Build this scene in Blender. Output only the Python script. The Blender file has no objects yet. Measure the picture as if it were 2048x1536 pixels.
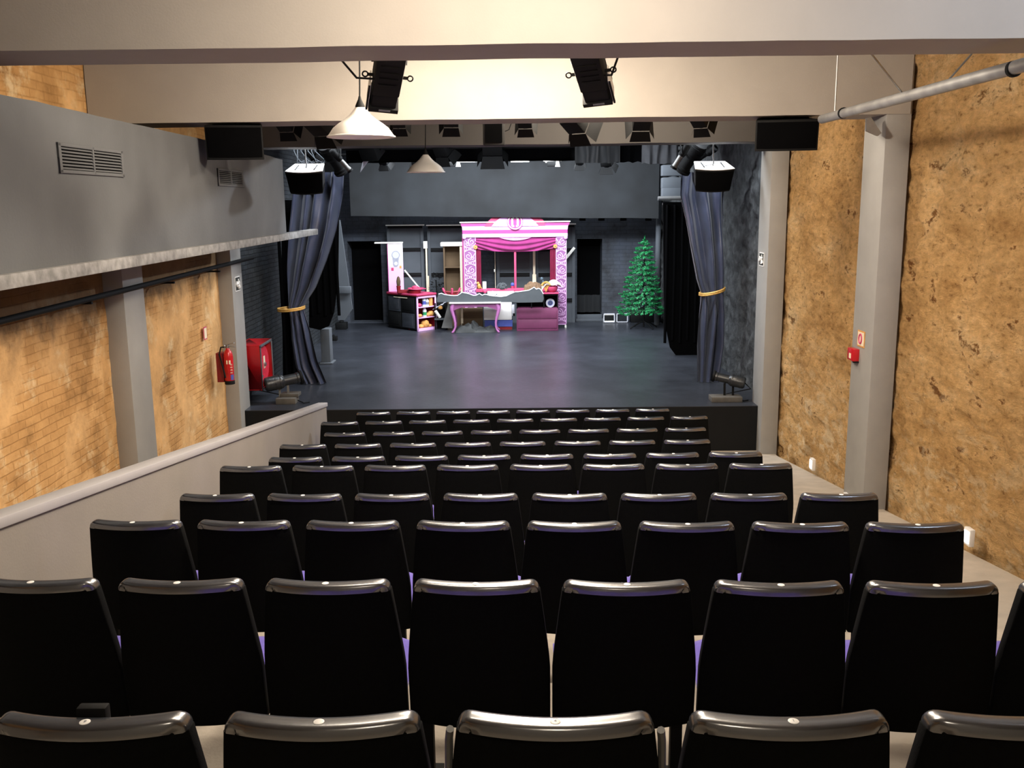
import bpy, math, random
from mathutils import Vector, Matrix, noise
random.seed(7)
PI = math.pi
sc = bpy.context.scene
COL = sc.collection
KS = 0.02                      # the long walls drift left by this much per metre of depth
CAMZ = 3.45
# ---------------------------------------------------------------- camera
RM = ((0.9999168, 0.0066292, -0.0110628), (-0.0096047, -0.1896874, -0.9817975), (-0.0086070, 0.9818221, -0.1896080))
FPX = 1883.0
right = Vector(RM[0]); down = Vector(RM[1]); fwd = Vector(RM[2])
cd = bpy.data.cameras.new('camera'); cam = bpy.data.objects.new('camera', cd); COL.objects.link(cam)
mw = Matrix((( right.x, -down.x, -fwd.x, 0), (right.y, -down.y, -fwd.y, 0), (right.z, -down.z, -fwd.z, CAMZ), (0, 0, 0, 1)))
cam.matrix_world = mw
cd.sensor_width = 36; cd.sensor_fit = 'HORIZONTAL'; cd.lens = FPX * 36 / 2048
cd.clip_start = 0.05; cd.clip_end = 100
sc.camera = cam
def ray(px, py): return right * ((px - 1024) / FPX) + down * ((py - 768) / FPX) + fwd
def at(px, py, Y):
    d = ray(px, py); p = d * (Y / d.y); return Vector((p.x, p.y, p.z + CAMZ))
def atz(px, py, z):
    d = ray(px, py); p = d * ((z - CAMZ) / d.z); return Vector((p.x, p.y, p.z + CAMZ))
def atu(px, py, u):
    d = ray(px, py); p = d * (u / (d.x + KS * d.y)); return Vector((p.x, p.y, p.z + CAMZ))
def X(u, y): return u - KS * y
# ---------------------------------------------------------------- mesh builder
def lin(c):
    return tuple((v / 12.92 if v <= .04045 else ((v + .055) / 1.055) ** 2.4) for v in c)
def rgb(r, g, b): return lin((r / 255, g / 255, b / 255)) + (1,)
class G:
    def __init__(s): s.v = []; s.f = []; s.m = []
    def add(s, vs, fs, mi=0, M=None):
        b = len(s.v)
        s.v += [(M @ Vector(p)) if M else Vector(p) for p in vs]
        for f in fs: s.f.append([b + i for i in f]); s.m.append(mi)
        return s
    def box(s, x0, x1, y0, y1, z0, z1, M=None, mi=0):
        vs = [(x, y, z) for z in (z0, z1) for y in (y0, y1) for x in (x0, x1)]
        return s.add(vs, [(0, 2, 3, 1), (4, 5, 7, 6), (0, 1, 5, 4), (2, 6, 7, 3), (0, 4, 6, 2), (1, 3, 7, 5)], mi, M)
    def ubox(s, u0, u1, y0, y1, z0, z1, mi=0):          # box sheared along the long walls
        vs = [(X(u, y), y, z) for z in (z0, z1) for y in (y0, y1) for u in (u0, u1)]
        return s.add(vs, [(0, 2, 3, 1), (4, 5, 7, 6), (0, 1, 5, 4), (2, 6, 7, 3), (0, 4, 6, 2), (1, 3, 7, 5)], mi)
    def bar(s, p0, p1, w, h, up=(0, 0, 1), mi=0):       # rectangular bar between two points
        p0 = Vector(p0); p1 = Vector(p1); d = (p1 - p0); L = d.length; d.normalize()
        u = Vector(up); r = d.cross(u)
        if r.length < 1e-4: r = d.cross(Vector((1, 0, 0)))
        r.normalize(); u = r.cross(d)
        M = Matrix(((r.x, d.x, u.x, p0.x), (r.y, d.y, u.y, p0.y), (r.z, d.z, u.z, p0.z), (0, 0, 0, 1)))
        return s.box(-w / 2, w / 2, 0, L, -h / 2, h / 2, M, mi)
    def cyl(s, p0, p1, r0, r1=None, n=14, mi=0, caps=True):
        r1 = r0 if r1 is None else r1
        return s.lathe([(r0, 0), (r1, (Vector(p1) - Vector(p0)).length)], p0, Vector(p1) - Vector(p0), n, mi, caps)
    def lathe(s, prof, o, axis=(0, 0, 1), n=20, mi=0, caps=True):
        a = Vector(axis).normalized(); t = Vector((1, 0, 0)) if abs(a.x) < .9 else Vector((0, 1, 0))
        e1 = a.cross(t).normalized(); e2 = a.cross(e1); o = Vector(o)
        vs = []; fs = []
        for r, h in prof:
            for i in range(n):
                q = 2 * PI * i / n
                vs.append(o + a * h + e1 * (r * math.cos(q)) + e2 * (r * math.sin(q)))
        for k in range(len(prof) - 1):
            for i in range(n):
                j = (i + 1) % n
                fs.append((k * n + i, k * n + j, (k + 1) * n + j, (k + 1) * n + i))
        if caps:
            fs.append(tuple(reversed(range(n)))); fs.append(tuple((len(prof) - 1) * n + i for i in range(n)))
        return s.add(vs, fs, mi)
    def tube(s, pts, r, n=8, mi=0, closed=False):
        pts = [Vector(p) for p in pts]; L = len(pts); vs = []; fs = []
        e = None
        for i, p in enumerate(pts):
            a = pts[(i + 1) % L] if (i < L - 1 or closed) else p
            b = pts[i - 1] if (i > 0 or closed) else p
            d = (a - b).normalized()
            if e is None:
                t = Vector((0, 0, 1)) if abs(d.z) < .9 else Vector((1, 0, 0)); e = d.cross(t).normalized()
            else:
                e = (e - d * e.dot(d)).normalized()
            f = d.cross(e); rr = r[i] if isinstance(r, (list, tuple)) else r
            for k in range(n):
                q = 2 * PI * k / n; vs.append(p + e * (rr * math.cos(q)) + f * (rr * math.sin(q)))
        for i in range(L if closed else L - 1):
            j = (i + 1) % L
            for k in range(n):
                m = (k + 1) % n; fs.append((i * n + k, i * n + m, j * n + m, j * n + k))
        if not closed:
            fs.append(tuple(reversed(range(n)))); fs.append(tuple((L - 1) * n + k for k in range(n)))
        return s.add(vs, fs, mi)
    def prism(s, poly, y0, y1, mi=0, M=None):            # polygon in the x-z plane, thickened along y
        n = len(poly); vs = [(p[0], y0, p[1]) for p in poly] + [(p[0], y1, p[1]) for p in poly]
        fs = [tuple(range(n)), tuple(reversed(range(n, 2 * n)))]
        for i in range(n): j = (i + 1) % n; fs.append((i, i + n, j + n, j))
        return s.add(vs, fs, mi, M)
    def ring(s, c, ro, ri, y0, y1, n=28, mi=0, a0=0, a1=2 * PI):   # flat ring in the x-z plane
        full = abs(a1 - a0 - 2 * PI) < 1e-3; m = n if full else n + 1; vs = []; fs = []
        for i in range(m):
            q = a0 + (a1 - a0) * i / n
            for r, y in ((ro, y0), (ri, y0), (ri, y1), (ro, y1)):
                vs.append((c[0] + r * math.cos(q), y, c[1] + r * math.sin(q)))
        for i in range(n):
            j = (i + 1) % m
            for k in range(4): l = (k + 1) % 4; fs.append((i * 4 + k, i * 4 + l, j * 4 + l, j * 4 + k))
        if not full: fs.append((0, 1, 2, 3)); fs.append(tuple((m - 1) * 4 + k for k in (3, 2, 1, 0)))
        return s.add(vs, fs, mi)
    def ribbon(s, pts, w, y0, y1, mi=0):                 # flat ribbon along x-z points
        n = len(pts); vs = []; fs = []
        for i, p in enumerate(pts):
            a = pts[min(i + 1, n - 1)]; b = pts[max(i - 1, 0)]
            dx, dz = a[0] - b[0], a[1] - b[1]; L = math.hypot(dx, dz) or 1
            nx, nz = -dz / L * w / 2, dx / L * w / 2
            vs += [(p[0] + nx, y0, p[1] + nz), (p[0] - nx, y0, p[1] - nz), (p[0] - nx, y1, p[1] - nz), (p[0] + nx, y1, p[1] + nz)]
        for i in range(n - 1):
            for k in range(4): l = (k + 1) % 4; fs.append((i * 4 + k, i * 4 + l, i * 4 + 4 + l, i * 4 + 4 + k))
        fs.append((0, 1, 2, 3)); e = (n - 1) * 4; fs.append((e + 3, e + 2, e + 1, e))
        return s.add(vs, fs, mi)
    def ball(s, c, r, n=12, m=8, sx=1, sy=1, sz=1, mi=0, jit=0):
        vs = []; fs = []; c = Vector(c)
        for i in range(m + 1):
            t = PI * i / m
            for k in range(n):
                q = 2 * PI * k / n; d = Vector((math.sin(t) * math.cos(q) * sx, math.sin(t) * math.sin(q) * sy, math.cos(t) * sz))
                rr = r * (1 + jit * noise.noise(d * 2.3 + c * 7)) if jit else r
                vs.append(c + d * rr)
        for i in range(m):
            for k in range(n):
                j = (k + 1) % n; fs.append((i * n + k, (i + 1) * n + k, (i + 1) * n + j, i * n + j))
        return s.add(vs, fs, mi)
    def grid(s, fn, nu, nv, mi=0, flip=False):
        vs = [fn(i / nu, j / nv) for j in range(nv + 1) for i in range(nu + 1)]; fs = []
        for j in range(nv):
            for i in range(nu):
                a = j * (nu + 1) + i; q = (a, a + 1, a + nu + 2, a + nu + 1)
                fs.append(q[::-1] if flip else q)
        return s.add(vs, fs, mi)
    def build(s, name, mat, parent=None, loc=None, bevel=0, smooth=40, local=False, seg=2, label=None):
        me = bpy.data.meshes.new(name); o = bpy.data.objects.new(name, me); COL.objects.link(o)
        if parent is not None:
            o.parent = parent
            off = Vector((0, 0, 0)) if local else wloc(parent)
        else:
            if loc is None:
                lo = [min(p[k] for p in s.v) for k in range(3)]; hi = [max(p[k] for p in s.v) for k in range(3)]
                loc = ((lo[0] + hi[0]) / 2, (lo[1] + hi[1]) / 2, lo[2])
            off = Vector(loc); o.location = off
        me.from_pydata([tuple(p - off) for p in s.v], [], s.f)
        mats = mat if isinstance(mat, (list, tuple)) else [mat]
        for m in mats: me.materials.append(m)
        if len(mats) > 1: me.polygons.foreach_set('material_index', s.m)
        me.update()
        import bmesh
        bm = bmesh.new(); bm.from_mesh(me); bmesh.ops.remove_doubles(bm, verts=bm.verts, dist=1e-6)
        bmesh.ops.recalc_face_normals(bm, faces=bm.faces)
        if bevel:
            es = [e for e in bm.edges if len(e.link_faces) == 2 and e.calc_face_angle(0) > .6]
            bmesh.ops.bevel(bm, geom=es, offset=bevel, segments=seg, affect='EDGES', clamp_overlap=True, profile=.5)
        bm.to_mesh(me); bm.free()
        if smooth:
            me.polygons.foreach_set('use_smooth', [True] * len(me.polygons))
            me.set_sharp_from_angle(angle=math.radians(smooth))
        if label: o['label'] = label
        return o
WLOC = {}
def wloc(o): return WLOC[o.name] if o.name in WLOC else (o.location + (wloc(o.parent) if o.parent else Vector((0, 0, 0))))
def tag(o, label=None, cat=None, group=None, kind=None):
    if label: o['label'] = label
    if cat: o['category'] = cat
    if group: o['group'] = group
    if kind: o['kind'] = kind
    return o
def thing(name, label, cat, loc, group=None, rz=0):
    o = bpy.data.objects.new(name, None); COL.objects.link(o); o.empty_display_size = .1
    o.location = loc; o.rotation_euler = (0, 0, rz)
    return tag(o, label, cat, group)
def struct(o): o['kind'] = 'structure'; return o
def copy_tree(o, parent=None):
    c = o.copy(); COL.objects.link(c)
    if parent is not None: c.parent = parent
    for ch in list(o.children): copy_tree(ch, c)
    return c
def text_mesh(txt, size):
    cu = bpy.data.curves.new('t', 'FONT'); cu.body = txt; cu.size = size; cu.align_x = 'CENTER'; cu.align_y = 'CENTER'; cu.extrude = size * .01
    o = bpy.data.objects.new('t', cu); COL.objects.link(o)
    bpy.context.view_layer.update()
    me = bpy.data.meshes.new_from_object(o.evaluated_get(bpy.context.evaluated_depsgraph_get()))
    bpy.data.objects.remove(o); bpy.data.curves.remove(cu)
    vs = [v.co.copy() for v in me.vertices]; fs = [tuple(p.vertices) for p in me.polygons]
    bpy.data.meshes.remove(me); return vs, fs
# ---------------------------------------------------------------- materials
def new_mat(name):
    m = bpy.data.materials.new(name); m.use_nodes = True; nt = m.node_tree
    return m, nt, nt.nodes['Principled BSDF']
def N(nt, t, **kw):
    n = nt.nodes.new(t)
    for k, v in kw.items():
        if k in n.inputs: n.inputs[k].default_value = v
        else: setattr(n, k, v)
    return n
def mat(name, col, rough=.6, metal=0, var=.12, scale=9, bump=0, bscale=60, spec=.5, coat=0, sheen=0, emit=0):
    m, nt, p = new_mat(name); L = nt.links
    tc = N(nt, 'ShaderNodeTexCoord'); no = N(nt, 'ShaderNodeTexNoise', Scale=scale, Detail=4.0)
    L.new(tc.outputs['Object'], no.inputs['Vector'])
    cr = N(nt, 'ShaderNodeValToRGB'); cr.color_ramp.elements[0].position = .3; cr.color_ramp.elements[1].position = .7
    cr.color_ramp.elements[0].color = tuple(v * (1 - var) for v in col[:3]) + (1,)
    cr.color_ramp.elements[1].color = tuple(min(1, v * (1 + var)) for v in col[:3]) + (1,)
    L.new(no.outputs[0], cr.inputs[0]); L.new(cr.outputs[0], p.inputs['Base Color'])
    p.inputs['Roughness'].default_value = rough; p.inputs['Metallic'].default_value = metal
    p.inputs['Specular IOR Level'].default_value = spec
    if coat: p.inputs['Coat Weight'].default_value = coat; p.inputs['Coat Roughness'].default_value = .15
    if sheen: p.inputs['Sheen Weight'].default_value = sheen
    if emit:
        p.inputs['Emission Color'].default_value = col; p.inputs['Emission Strength'].default_value = emit
    if bump:
        n2 = N(nt, 'ShaderNodeTexNoise', Scale=bscale, Detail=5.0); L.new(tc.outputs['Object'], n2.inputs['Vector'])
        b = N(nt, 'ShaderNodeBump', Strength=bump, Distance=.02); L.new(n2.outputs[0], b.inputs['Height']); L.new(b.outputs[0], p.inputs['Normal'])
    return m
def ramp(nt, stops):
    r = N(nt, 'ShaderNodeValToRGB'); e = r.color_ramp.elements
    while len(e) < len(stops): e.new(.5)
    for i, (p, c) in enumerate(stops): e[i].position = p; e[i].color = c
    return r
def mixc(nt, fac, a, b, mode='MIX'):
    m = N(nt, 'ShaderNodeMix', data_type='RGBA', blend_type=mode); L = nt.links
    for sock, v in ((m.inputs[0], fac), (m.inputs[6], a), (m.inputs[7], b)):
        if hasattr(v, 'is_linked') or hasattr(v, 'links'): L.new(v, sock)
        else: sock.default_value = v
    return m.outputs[2]
def stone_mat():                                   # rough ochre rubble wall
    m, nt, p = new_mat('ochre_rubble'); L = nt.links
    g = N(nt, 'ShaderNodeNewGeometry'); mp = N(nt, 'ShaderNodeVectorMath', operation='MULTIPLY'); mp.inputs[1].default_value = (1, .5, 1); L.new(g.outputs['Position'], mp.inputs[0]); P = mp.outputs[0]
    def noi(sc_, det=6, rough=.6):
        n = N(nt, 'ShaderNodeTexNoise', Scale=sc_, Detail=float(det), Roughness=rough); L.new(P, n.inputs['Vector']); return n.outputs[0]
    base = ramp(nt, [(.3, rgb(188, 144, 90)), (.46, rgb(220, 176, 118)), (.56, rgb(230, 188, 132)), (.72, rgb(248, 218, 170))]); L.new(noi(2.3, 10, .7), base.inputs[0])
    fine = ramp(nt, [(.32, (.42, .33, .25, 1)), (.43, (.88, .85, .80, 1)), (.64, (1.15, 1.13, 1.1, 1))]); L.new(noi(19, 9, .72), fine.inputs[0])
    pit = ramp(nt, [(.60, (1, 1, 1, 1)), (.66, (.30, .20, .12, 1))]); L.new(noi(4.6, 5, .72), pit.inputs[0])
    c1 = mixc(nt, 1.0, mixc(nt, 1.0, base.outputs[0], fine.outputs[0], 'MULTIPLY'), pit.outputs[0], 'MULTIPLY')
    # pale lime flecks low down
    sep = N(nt, 'ShaderNodeSeparateXYZ'); L.new(P, sep.inputs[0])
    mr = N(nt, 'ShaderNodeMapRange'); L.new(sep.outputs[2], mr.inputs[0])
    for i, v in ((1, 2.1), (2, .7), (3, 0.), (4, .75)): mr.inputs[i].default_value = v
    lime = ramp(nt, [(.51, (0, 0, 0, 1)), (.59, (1, 1, 1, 1))]); L.new(noi(5.5, 8, .75), lime.inputs[0])
    mm = N(nt, 'ShaderNodeMath', operation='MULTIPLY'); L.new(lime.outputs[0], mm.inputs[0]); L.new(mr.outputs[0], mm.inputs[1])
    c2 = mixc(nt, mm.outputs[0], c1, rgb(240, 214, 172))
    L.new(c2, p.inputs['Base Color']); p.inputs['Roughness'].default_value = .95; p.inputs['Specular IOR Level'].default_value = .15
    b = N(nt, 'ShaderNodeBump', Strength=1.0, Distance=.13); L.new(noi(8, 10, .74), b.inputs['Height'])
    vo = N(nt, 'ShaderNodeTexVoronoi', Scale=6.0, feature='DISTANCE_TO_EDGE'); L.new(P, vo.inputs['Vector'])
    b2 = N(nt, 'ShaderNodeBump', Strength=.35, Distance=.03); L.new(vo.outputs[0], b2.inputs['Height']); L.new(b.outputs[0], b2.inputs['Normal'])
    L.new(b2.outputs[0], p.inputs['Normal']); return m
def brick_mat(name, c1, c2, mortar, axis='yz', plaster=None, bump=.6, sx=1.0, dark_top=False, bw=.25, bh=.07):
    m, nt, p = new_mat(name); L = nt.links
    g = N(nt, 'ShaderNodeNewGeometry'); P = g.outputs['Position']
    sep = N(nt, 'ShaderNodeSeparateXYZ'); L.new(P, sep.inputs[0]); cb = N(nt, 'ShaderNodeCombineXYZ')
    L.new(sep.outputs[1 if axis == 'yz' else 0], cb.inputs[0]); L.new(sep.outputs[2], cb.inputs[1])
    def noi(sc_, det=6, rough=.6, v=None):
        n = N(nt, 'ShaderNodeTexNoise', Scale=sc_, Detail=float(det), Roughness=rough); L.new(v or P, n.inputs['Vector']); return n.outputs[0]
    wob = N(nt, 'ShaderNodeTexNoise', Scale=3.0, Detail=3.0); L.new(P, wob.inputs['Vector'])
    va = N(nt, 'ShaderNodeVectorMath', operation='SCALE'); va.inputs['Scale'].default_value = .03; L.new(wob.outputs['Color'], va.inputs[0])
    vb = N(nt, 'ShaderNodeVectorMath', operation='ADD'); L.new(cb.outputs[0], vb.inputs[0]); L.new(va.outputs[0], vb.inputs[1])
    br = N(nt, 'ShaderNodeTexBrick', Scale=1.0); br.inputs['Brick Width'].default_value = bw; br.inputs['Row Height'].default_value = bh
    br.inputs['Mortar Size'].default_value = .008; br.inputs['Mortar Smooth'].default_value = .6
    br.inputs['Color1'].default_value = c1; br.inputs['Color2'].default_value = c2; br.inputs['Mortar'].default_value = mortar
    L.new(vb.outputs[0], br.inputs['Vector'])
    st = ramp(nt, [(.30, (.40, .36, .32, 1)), (.43, (.82, .79, .75, 1)), (.55, (1, 1, 1, 1)), (.68, (1.12, 1.14, 1.2, 1))]); L.new(noi(1.5, 9, .68), st.inputs[0])
    col = mixc(nt, 1.0, br.outputs[0], st.outputs[0], 'MULTIPLY'); hsrc = br.outputs['Fac']
    b = N(nt, 'ShaderNodeBump', Strength=bump, Distance=.02, invert=True)
    if plaster:
        pm = ramp(nt, [(.48, (0, 0, 0, 1)), (.52, (1, 1, 1, 1))]); L.new(noi(.75, 5, .55), pm.inputs[0])
        pn = ramp(nt, [(.3, tuple(v * .55 for v in plaster[:3]) + (1,)), (.5, tuple(v * .86 for v in plaster[:3]) + (1,)), (.72, tuple(v * 1.12 for v in plaster[:3]) + (1,))]); L.new(noi(2.2, 8, .7), pn.inputs[0])
        col = mixc(nt, pm.outputs[0], col, pn.outputs[0])
        inv = N(nt, 'ShaderNodeMath', operation='SUBTRACT'); inv.inputs[0].default_value = 1.0; L.new(pm.outputs[0], inv.inputs[1])
        mu = N(nt, 'ShaderNodeMath', operation='MULTIPLY'); L.new(hsrc, mu.inputs[0]); L.new(inv.outputs[0], mu.inputs[1])
        mu2 = N(nt, 'ShaderNodeMath', operation='MULTIPLY_ADD'); L.new(inv.outputs[0], mu2.inputs[0]); mu2.inputs[1].default_value = .8; L.new(mu.outputs[0], mu2.inputs[2])
        hsrc = mu2.outputs[0]
    if plaster:
        ef = ramp(nt, [(.55, (0, 0, 0, 1)), (.66, (.7, .7, .7, 1))]); L.new(noi(2.1, 9, .7), ef.inputs[0]); col = mixc(nt, ef.outputs[0], col, rgb(226, 204, 164))
        # sooty old plaster and painted-in balcony shade, as one ragged dark band
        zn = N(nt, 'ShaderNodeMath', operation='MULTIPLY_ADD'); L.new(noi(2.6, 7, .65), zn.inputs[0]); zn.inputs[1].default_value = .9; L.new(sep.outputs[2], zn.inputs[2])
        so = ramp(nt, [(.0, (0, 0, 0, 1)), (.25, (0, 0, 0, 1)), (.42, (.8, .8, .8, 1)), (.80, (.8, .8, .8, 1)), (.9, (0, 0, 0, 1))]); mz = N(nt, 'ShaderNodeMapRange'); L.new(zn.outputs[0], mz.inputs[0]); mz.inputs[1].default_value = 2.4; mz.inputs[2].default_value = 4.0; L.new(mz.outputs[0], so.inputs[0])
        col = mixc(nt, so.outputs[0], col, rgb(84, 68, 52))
    L.new(hsrc, b.inputs['Height'])
    b2 = N(nt, 'ShaderNodeBump', Strength=.35, Distance=.02); L.new(noi(14, 8, .7), b2.inputs['Height']); L.new(b.outputs[0], b2.inputs['Normal'])
    L.new(col, p.inputs['Base Color']); L.new(b2.outputs[0], p.inputs['Normal'])
    p.inputs['Roughness'].default_value = .92; p.inputs['Specular IOR Level'].default_value = .2
    return m
def stage_mat():
    m, nt, p = new_mat('stage_floor_paint'); L = nt.links
    g = N(nt, 'ShaderNodeNewGeometry'); P = g.outputs['Position']
    n1 = N(nt, 'ShaderNodeTexNoise', Scale=1.2, Detail=9.0, Roughness=.7); L.new(P, n1.inputs['Vector'])
    r = ramp(nt, [(.3, rgb(38, 40, 45)), (.6, rgb(53, 56, 63)), (.8, rgb(70, 73, 80))]); L.new(n1.outputs[0], r.inputs[0])
    n2 = N(nt, 'ShaderNodeTexNoise', Scale=16.0, Detail=9.0, Roughness=.8); L.new(P, n2.inputs['Vector'])
    sf = ramp(nt, [(.66, (0, 0, 0, 1)), (.74, (.30, .30, .30, 1))]); L.new(n2.outputs[0], sf.inputs[0])
    L.new(mixc(nt, sf.outputs[0], r.outputs[0], rgb(150, 152, 160)), p.inputs['Base Color'])
    rr = N(nt, 'ShaderNodeMapRange'); L.new(n2.outputs[0], rr.inputs[0]); rr.inputs[3].default_value = .24; rr.inputs[4].default_value = .42
    L.new(rr.outputs[0], p.inputs['Roughness'])
    b = N(nt, 'ShaderNodeBump', Strength=.06, Distance=.02); L.new(n1.outputs[0], b.inputs['Height']); L.new(b.outputs[0], p.inputs['Normal'])
    return m
M = {}
M['ochre'] = stone_mat()
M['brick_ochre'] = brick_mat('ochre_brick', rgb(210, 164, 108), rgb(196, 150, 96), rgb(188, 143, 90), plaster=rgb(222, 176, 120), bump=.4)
M['brick_grey'] = brick_mat('grey_painted_brick', rgb(78, 83, 92), rgb(74, 79, 88), rgb(66, 71, 79), axis='xz', bump=.32, bw=.3, bh=.09)
M['brick_black'] = brick_mat('dark_painted_brick', rgb(50, 54, 58), rgb(40, 44, 48), rgb(30, 33, 36), axis='yz', bump=.6)
M['stone_black'] = mat('dark_painted_rubble', rgb(58, 60, 61), .85, var=.55, scale=7, bump=1.0, bscale=14, spec=.35)
M['beamdark'] = mat('taupe_beam_paint', rgb(76, 73, 70), .8, var=.05, scale=3, bump=.05, bscale=90)
M['beam'] = mat('cream_beam_paint', rgb(158, 151, 142), .75, var=.04, scale=3, bump=.05, bscale=90)
M['column'] = mat('grey_column_paint', rgb(152, 150, 146), .7, var=.05, scale=4, bump=.05, bscale=90)
M['ceil'] = mat('ceiling_deck_paint', rgb(120, 112, 104), .9, var=.1, scale=2)
M['stageceil'] = mat('black_grid_paint', rgb(9, 9, 10), .95, spec=.05)
M['balcony'] = mat('balcony_grey_paint', rgb(86, 87, 88), .8, var=.10, scale=2.2, bump=.08, bscale=40)
M['ledge'] = mat('worn_ledge_plaster', rgb(132, 130, 127), .8, var=.35, scale=11, bump=.3, bscale=30)
M['concrete'] = mat('beige_concrete', rgb(176, 166, 152), .85, var=.12, scale=5, bump=.15, bscale=60)
M['parti'] = mat('beige_partition_paint', rgb(134, 127, 119), .8, var=.05, scale=3, bump=.06, bscale=80)
M['cap'] = mat('grey_partition_cap', rgb(166, 162, 162), .6, var=.04, scale=3)
M['stage'] = stage_mat()
M['black'] = mat('matt_black', rgb(10, 11, 12), .75, spec=.25)
M['blackgloss'] = mat('worn_glossy_black', rgb(47, 50, 56), .24, var=.25, scale=14, spec=1.0, bump=.015, bscale=40)
M['blackgloss'].node_tree.nodes['Principled BSDF'].inputs['IOR'].default_value = 2.1
M['lantern'] = mat('lantern_black', rgb(34, 35, 36), .35, var=.3, scale=20, spec=.6)
M['seatback'] = mat('black_seat_shell', rgb(11, 12, 12), .85, var=.2, scale=60, spec=.1, bump=.12, bscale=200)
M['purple'] = mat('purple_upholstery', rgb(92, 78, 168), .9, var=.08, scale=80, sheen=.3)
M['steel'] = mat('dull_steel', rgb(150, 152, 154), .4, metal=.8, var=.15, scale=12)
M['greymetal'] = mat('grey_steel_side', rgb(126, 126, 124), .5, metal=.3, var=.2, scale=10)
M['galv'] = mat('galvanised_duct', rgb(150, 150, 150), .45, metal=.6, var=.18, scale=8)
M['white'] = mat('white_plastic', rgb(236, 234, 230), .4, var=.03)
M['enamel'] = mat('white_enamel', rgb(244, 241, 235), .3, var=.04, scale=5, coat=.3)
M['whitepaint'] = mat('white_timber_paint', rgb(238, 236, 228), .7, var=.04)
M['cream'] = mat('cream_timber', rgb(232, 218, 190), .7, var=.08, scale=6)
M['red'] = mat('fire_red_paint', rgb(190, 16, 26), .35, var=.06, coat=.3)
M['redhose'] = mat('red_hose', rgb(206, 40, 62), .5, var=.2, scale=30)
M['darkred'] = mat('dark_red_paint', rgb(120, 14, 24), .5)
M['pink'] = mat('pale_pink_paint', rgb(228, 176, 232), .6, var=.02)
M['magenta'] = mat('magenta_paint', rgb(164, 60, 126), .6, var=.05)
M['rose'] = mat('rose_paint', rgb(190, 64, 104), .55, var=.06)
M['tablepink'] = mat('table_pink_paint', rgb(168, 102, 156), .5, var=.06)
M['apron'] = mat('table_apron_paint', rgb(128, 66, 112), .55, var=.08)
M['charcoal'] = mat('charcoal_cabinet', rgb(38, 37, 36), .8)
M['mauve'] = mat('mauve_ground', rgb(134, 84, 132), .7, var=.05)
M['lilac'] = mat('lilac_scroll', rgb(228, 178, 228), .6, var=.03)
M['velvet'] = mat('magenta_velvet', rgb(136, 36, 100), .85, var=.15, scale=5, sheen=.1)
M['velvetdark'] = mat('crimson_velvet', rgb(122, 14, 56), .85, var=.15, scale=5)
M['chest'] = mat('plum_chest_paint', rgb(110, 48, 82), .6, var=.1, scale=6)
M['gold'] = mat('gold_trim', rgb(206, 160, 84), .45, metal=.3, var=.15, scale=20)
M['drape'] = mat('blue_grey_satin', rgb(46, 52, 72), .36, var=.2, scale=6, sheen=.15, spec=.8)
M['valance'] = mat('slate_border_cloth', rgb(23, 26, 29), .9, var=.55, scale=1.3, sheen=.3)
M['blackcloth'] = mat('black_masking_cloth', rgb(5, 5, 6), .95, spec=.05)
M['greycloth'] = mat('grey_border_cloth', rgb(86, 88, 92), .9, var=.15, scale=6)
M['flat'] = mat('dark_grey_canvas', rgb(80, 85, 91), .85, var=.08, scale=3)
M['board'] = mat('brown_hardboard', rgb(84, 66, 44), .8, var=.06, scale=8)
M['greyboard'] = mat('grey_card', rgb(72, 76, 79), .85, var=.06, scale=5)
M['torn'] = mat('torn_paper_edge', rgb(206, 208, 212), .9)
M['green'] = mat('tinsel_green', rgb(40, 150, 88), .5, var=.4, scale=14)
M['darkgreen'] = mat('dark_leaves', rgb(38, 44, 44), .8, var=.4, scale=20)
M['wood'] = mat('weathered_timber_block', rgb(86, 82, 76), .85, var=.2, scale=10)
M['brown'] = mat('brown_fur', rgb(112, 88, 66), .95, var=.3, scale=25)
M['bread'] = mat('golden_bread', rgb(206, 150, 80), .8, var=.25, scale=20)
M['lens'] = mat('lens_glass', rgb(40, 42, 46), .08, spec=1)
M['exit'] = mat('exit_sign_green', rgb(40, 48, 40), .5)
M['blue'] = mat('blue_print', rgb(70, 84, 160), .6)
M['dialgrey'] = mat('pale_grey_print', rgb(196, 198, 206), .6, var=.02)
M['picgrey'] = mat('picture_grey_print', rgb(158, 160, 174), .6)
M['boardgrey'] = mat('pale_grey_board', rgb(104, 103, 100), .85)
M['sprig'] = mat('blue_grey_sprig', rgb(84, 100, 112), .8)
M['ink'] = mat('grey_ink', rgb(120, 124, 134), .6)
M['cushionblue'] = M['purple']
# ================================================================ the setting
ROWS = [  # first seat x, y, top of back (world z), row angle, seats
    (-.933, 1.822, 2.374, -.0096, 5), (-1.654, 2.970, 2.213, -.0288, 8), (-1.764, 4.055, 2.045, -.0337, 8),
    (-1.730, 5.087, 1.843, -.0240, 8), (-1.866, 6.225, 1.685, -.0142, 8), (-1.791, 7.192, 1.481, .0100, 8),
    (-1.981, 8.258, 1.309, .0141, 8), (-1.800, 9.315, 1.157, .0227, 8), (-2.058, 10.391, 1.020, .0303, 9),
    (-1.841, 11.470, .889, .0133, 8)]
SEATH = .85
def aisle_z(y): return max(0, .726 + (6.43 - y) * .12)
g = G()
g.ubox(-2.14, 2.48, -1.6, .75, -.15, 1.68)
for i, r in enumerate(ROWS):
    y0 = .75 if i == 0 else r[1] - .22
    y1 = ROWS[i + 1][1] - .22 if i < 9 else 12.8
    g.ubox(-2.14, 2.48, y0, y1, -.15, max(.0, r[2] - SEATH))
struct(g.build('floor', M['concrete'], smooth=0))
g = G()
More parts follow.
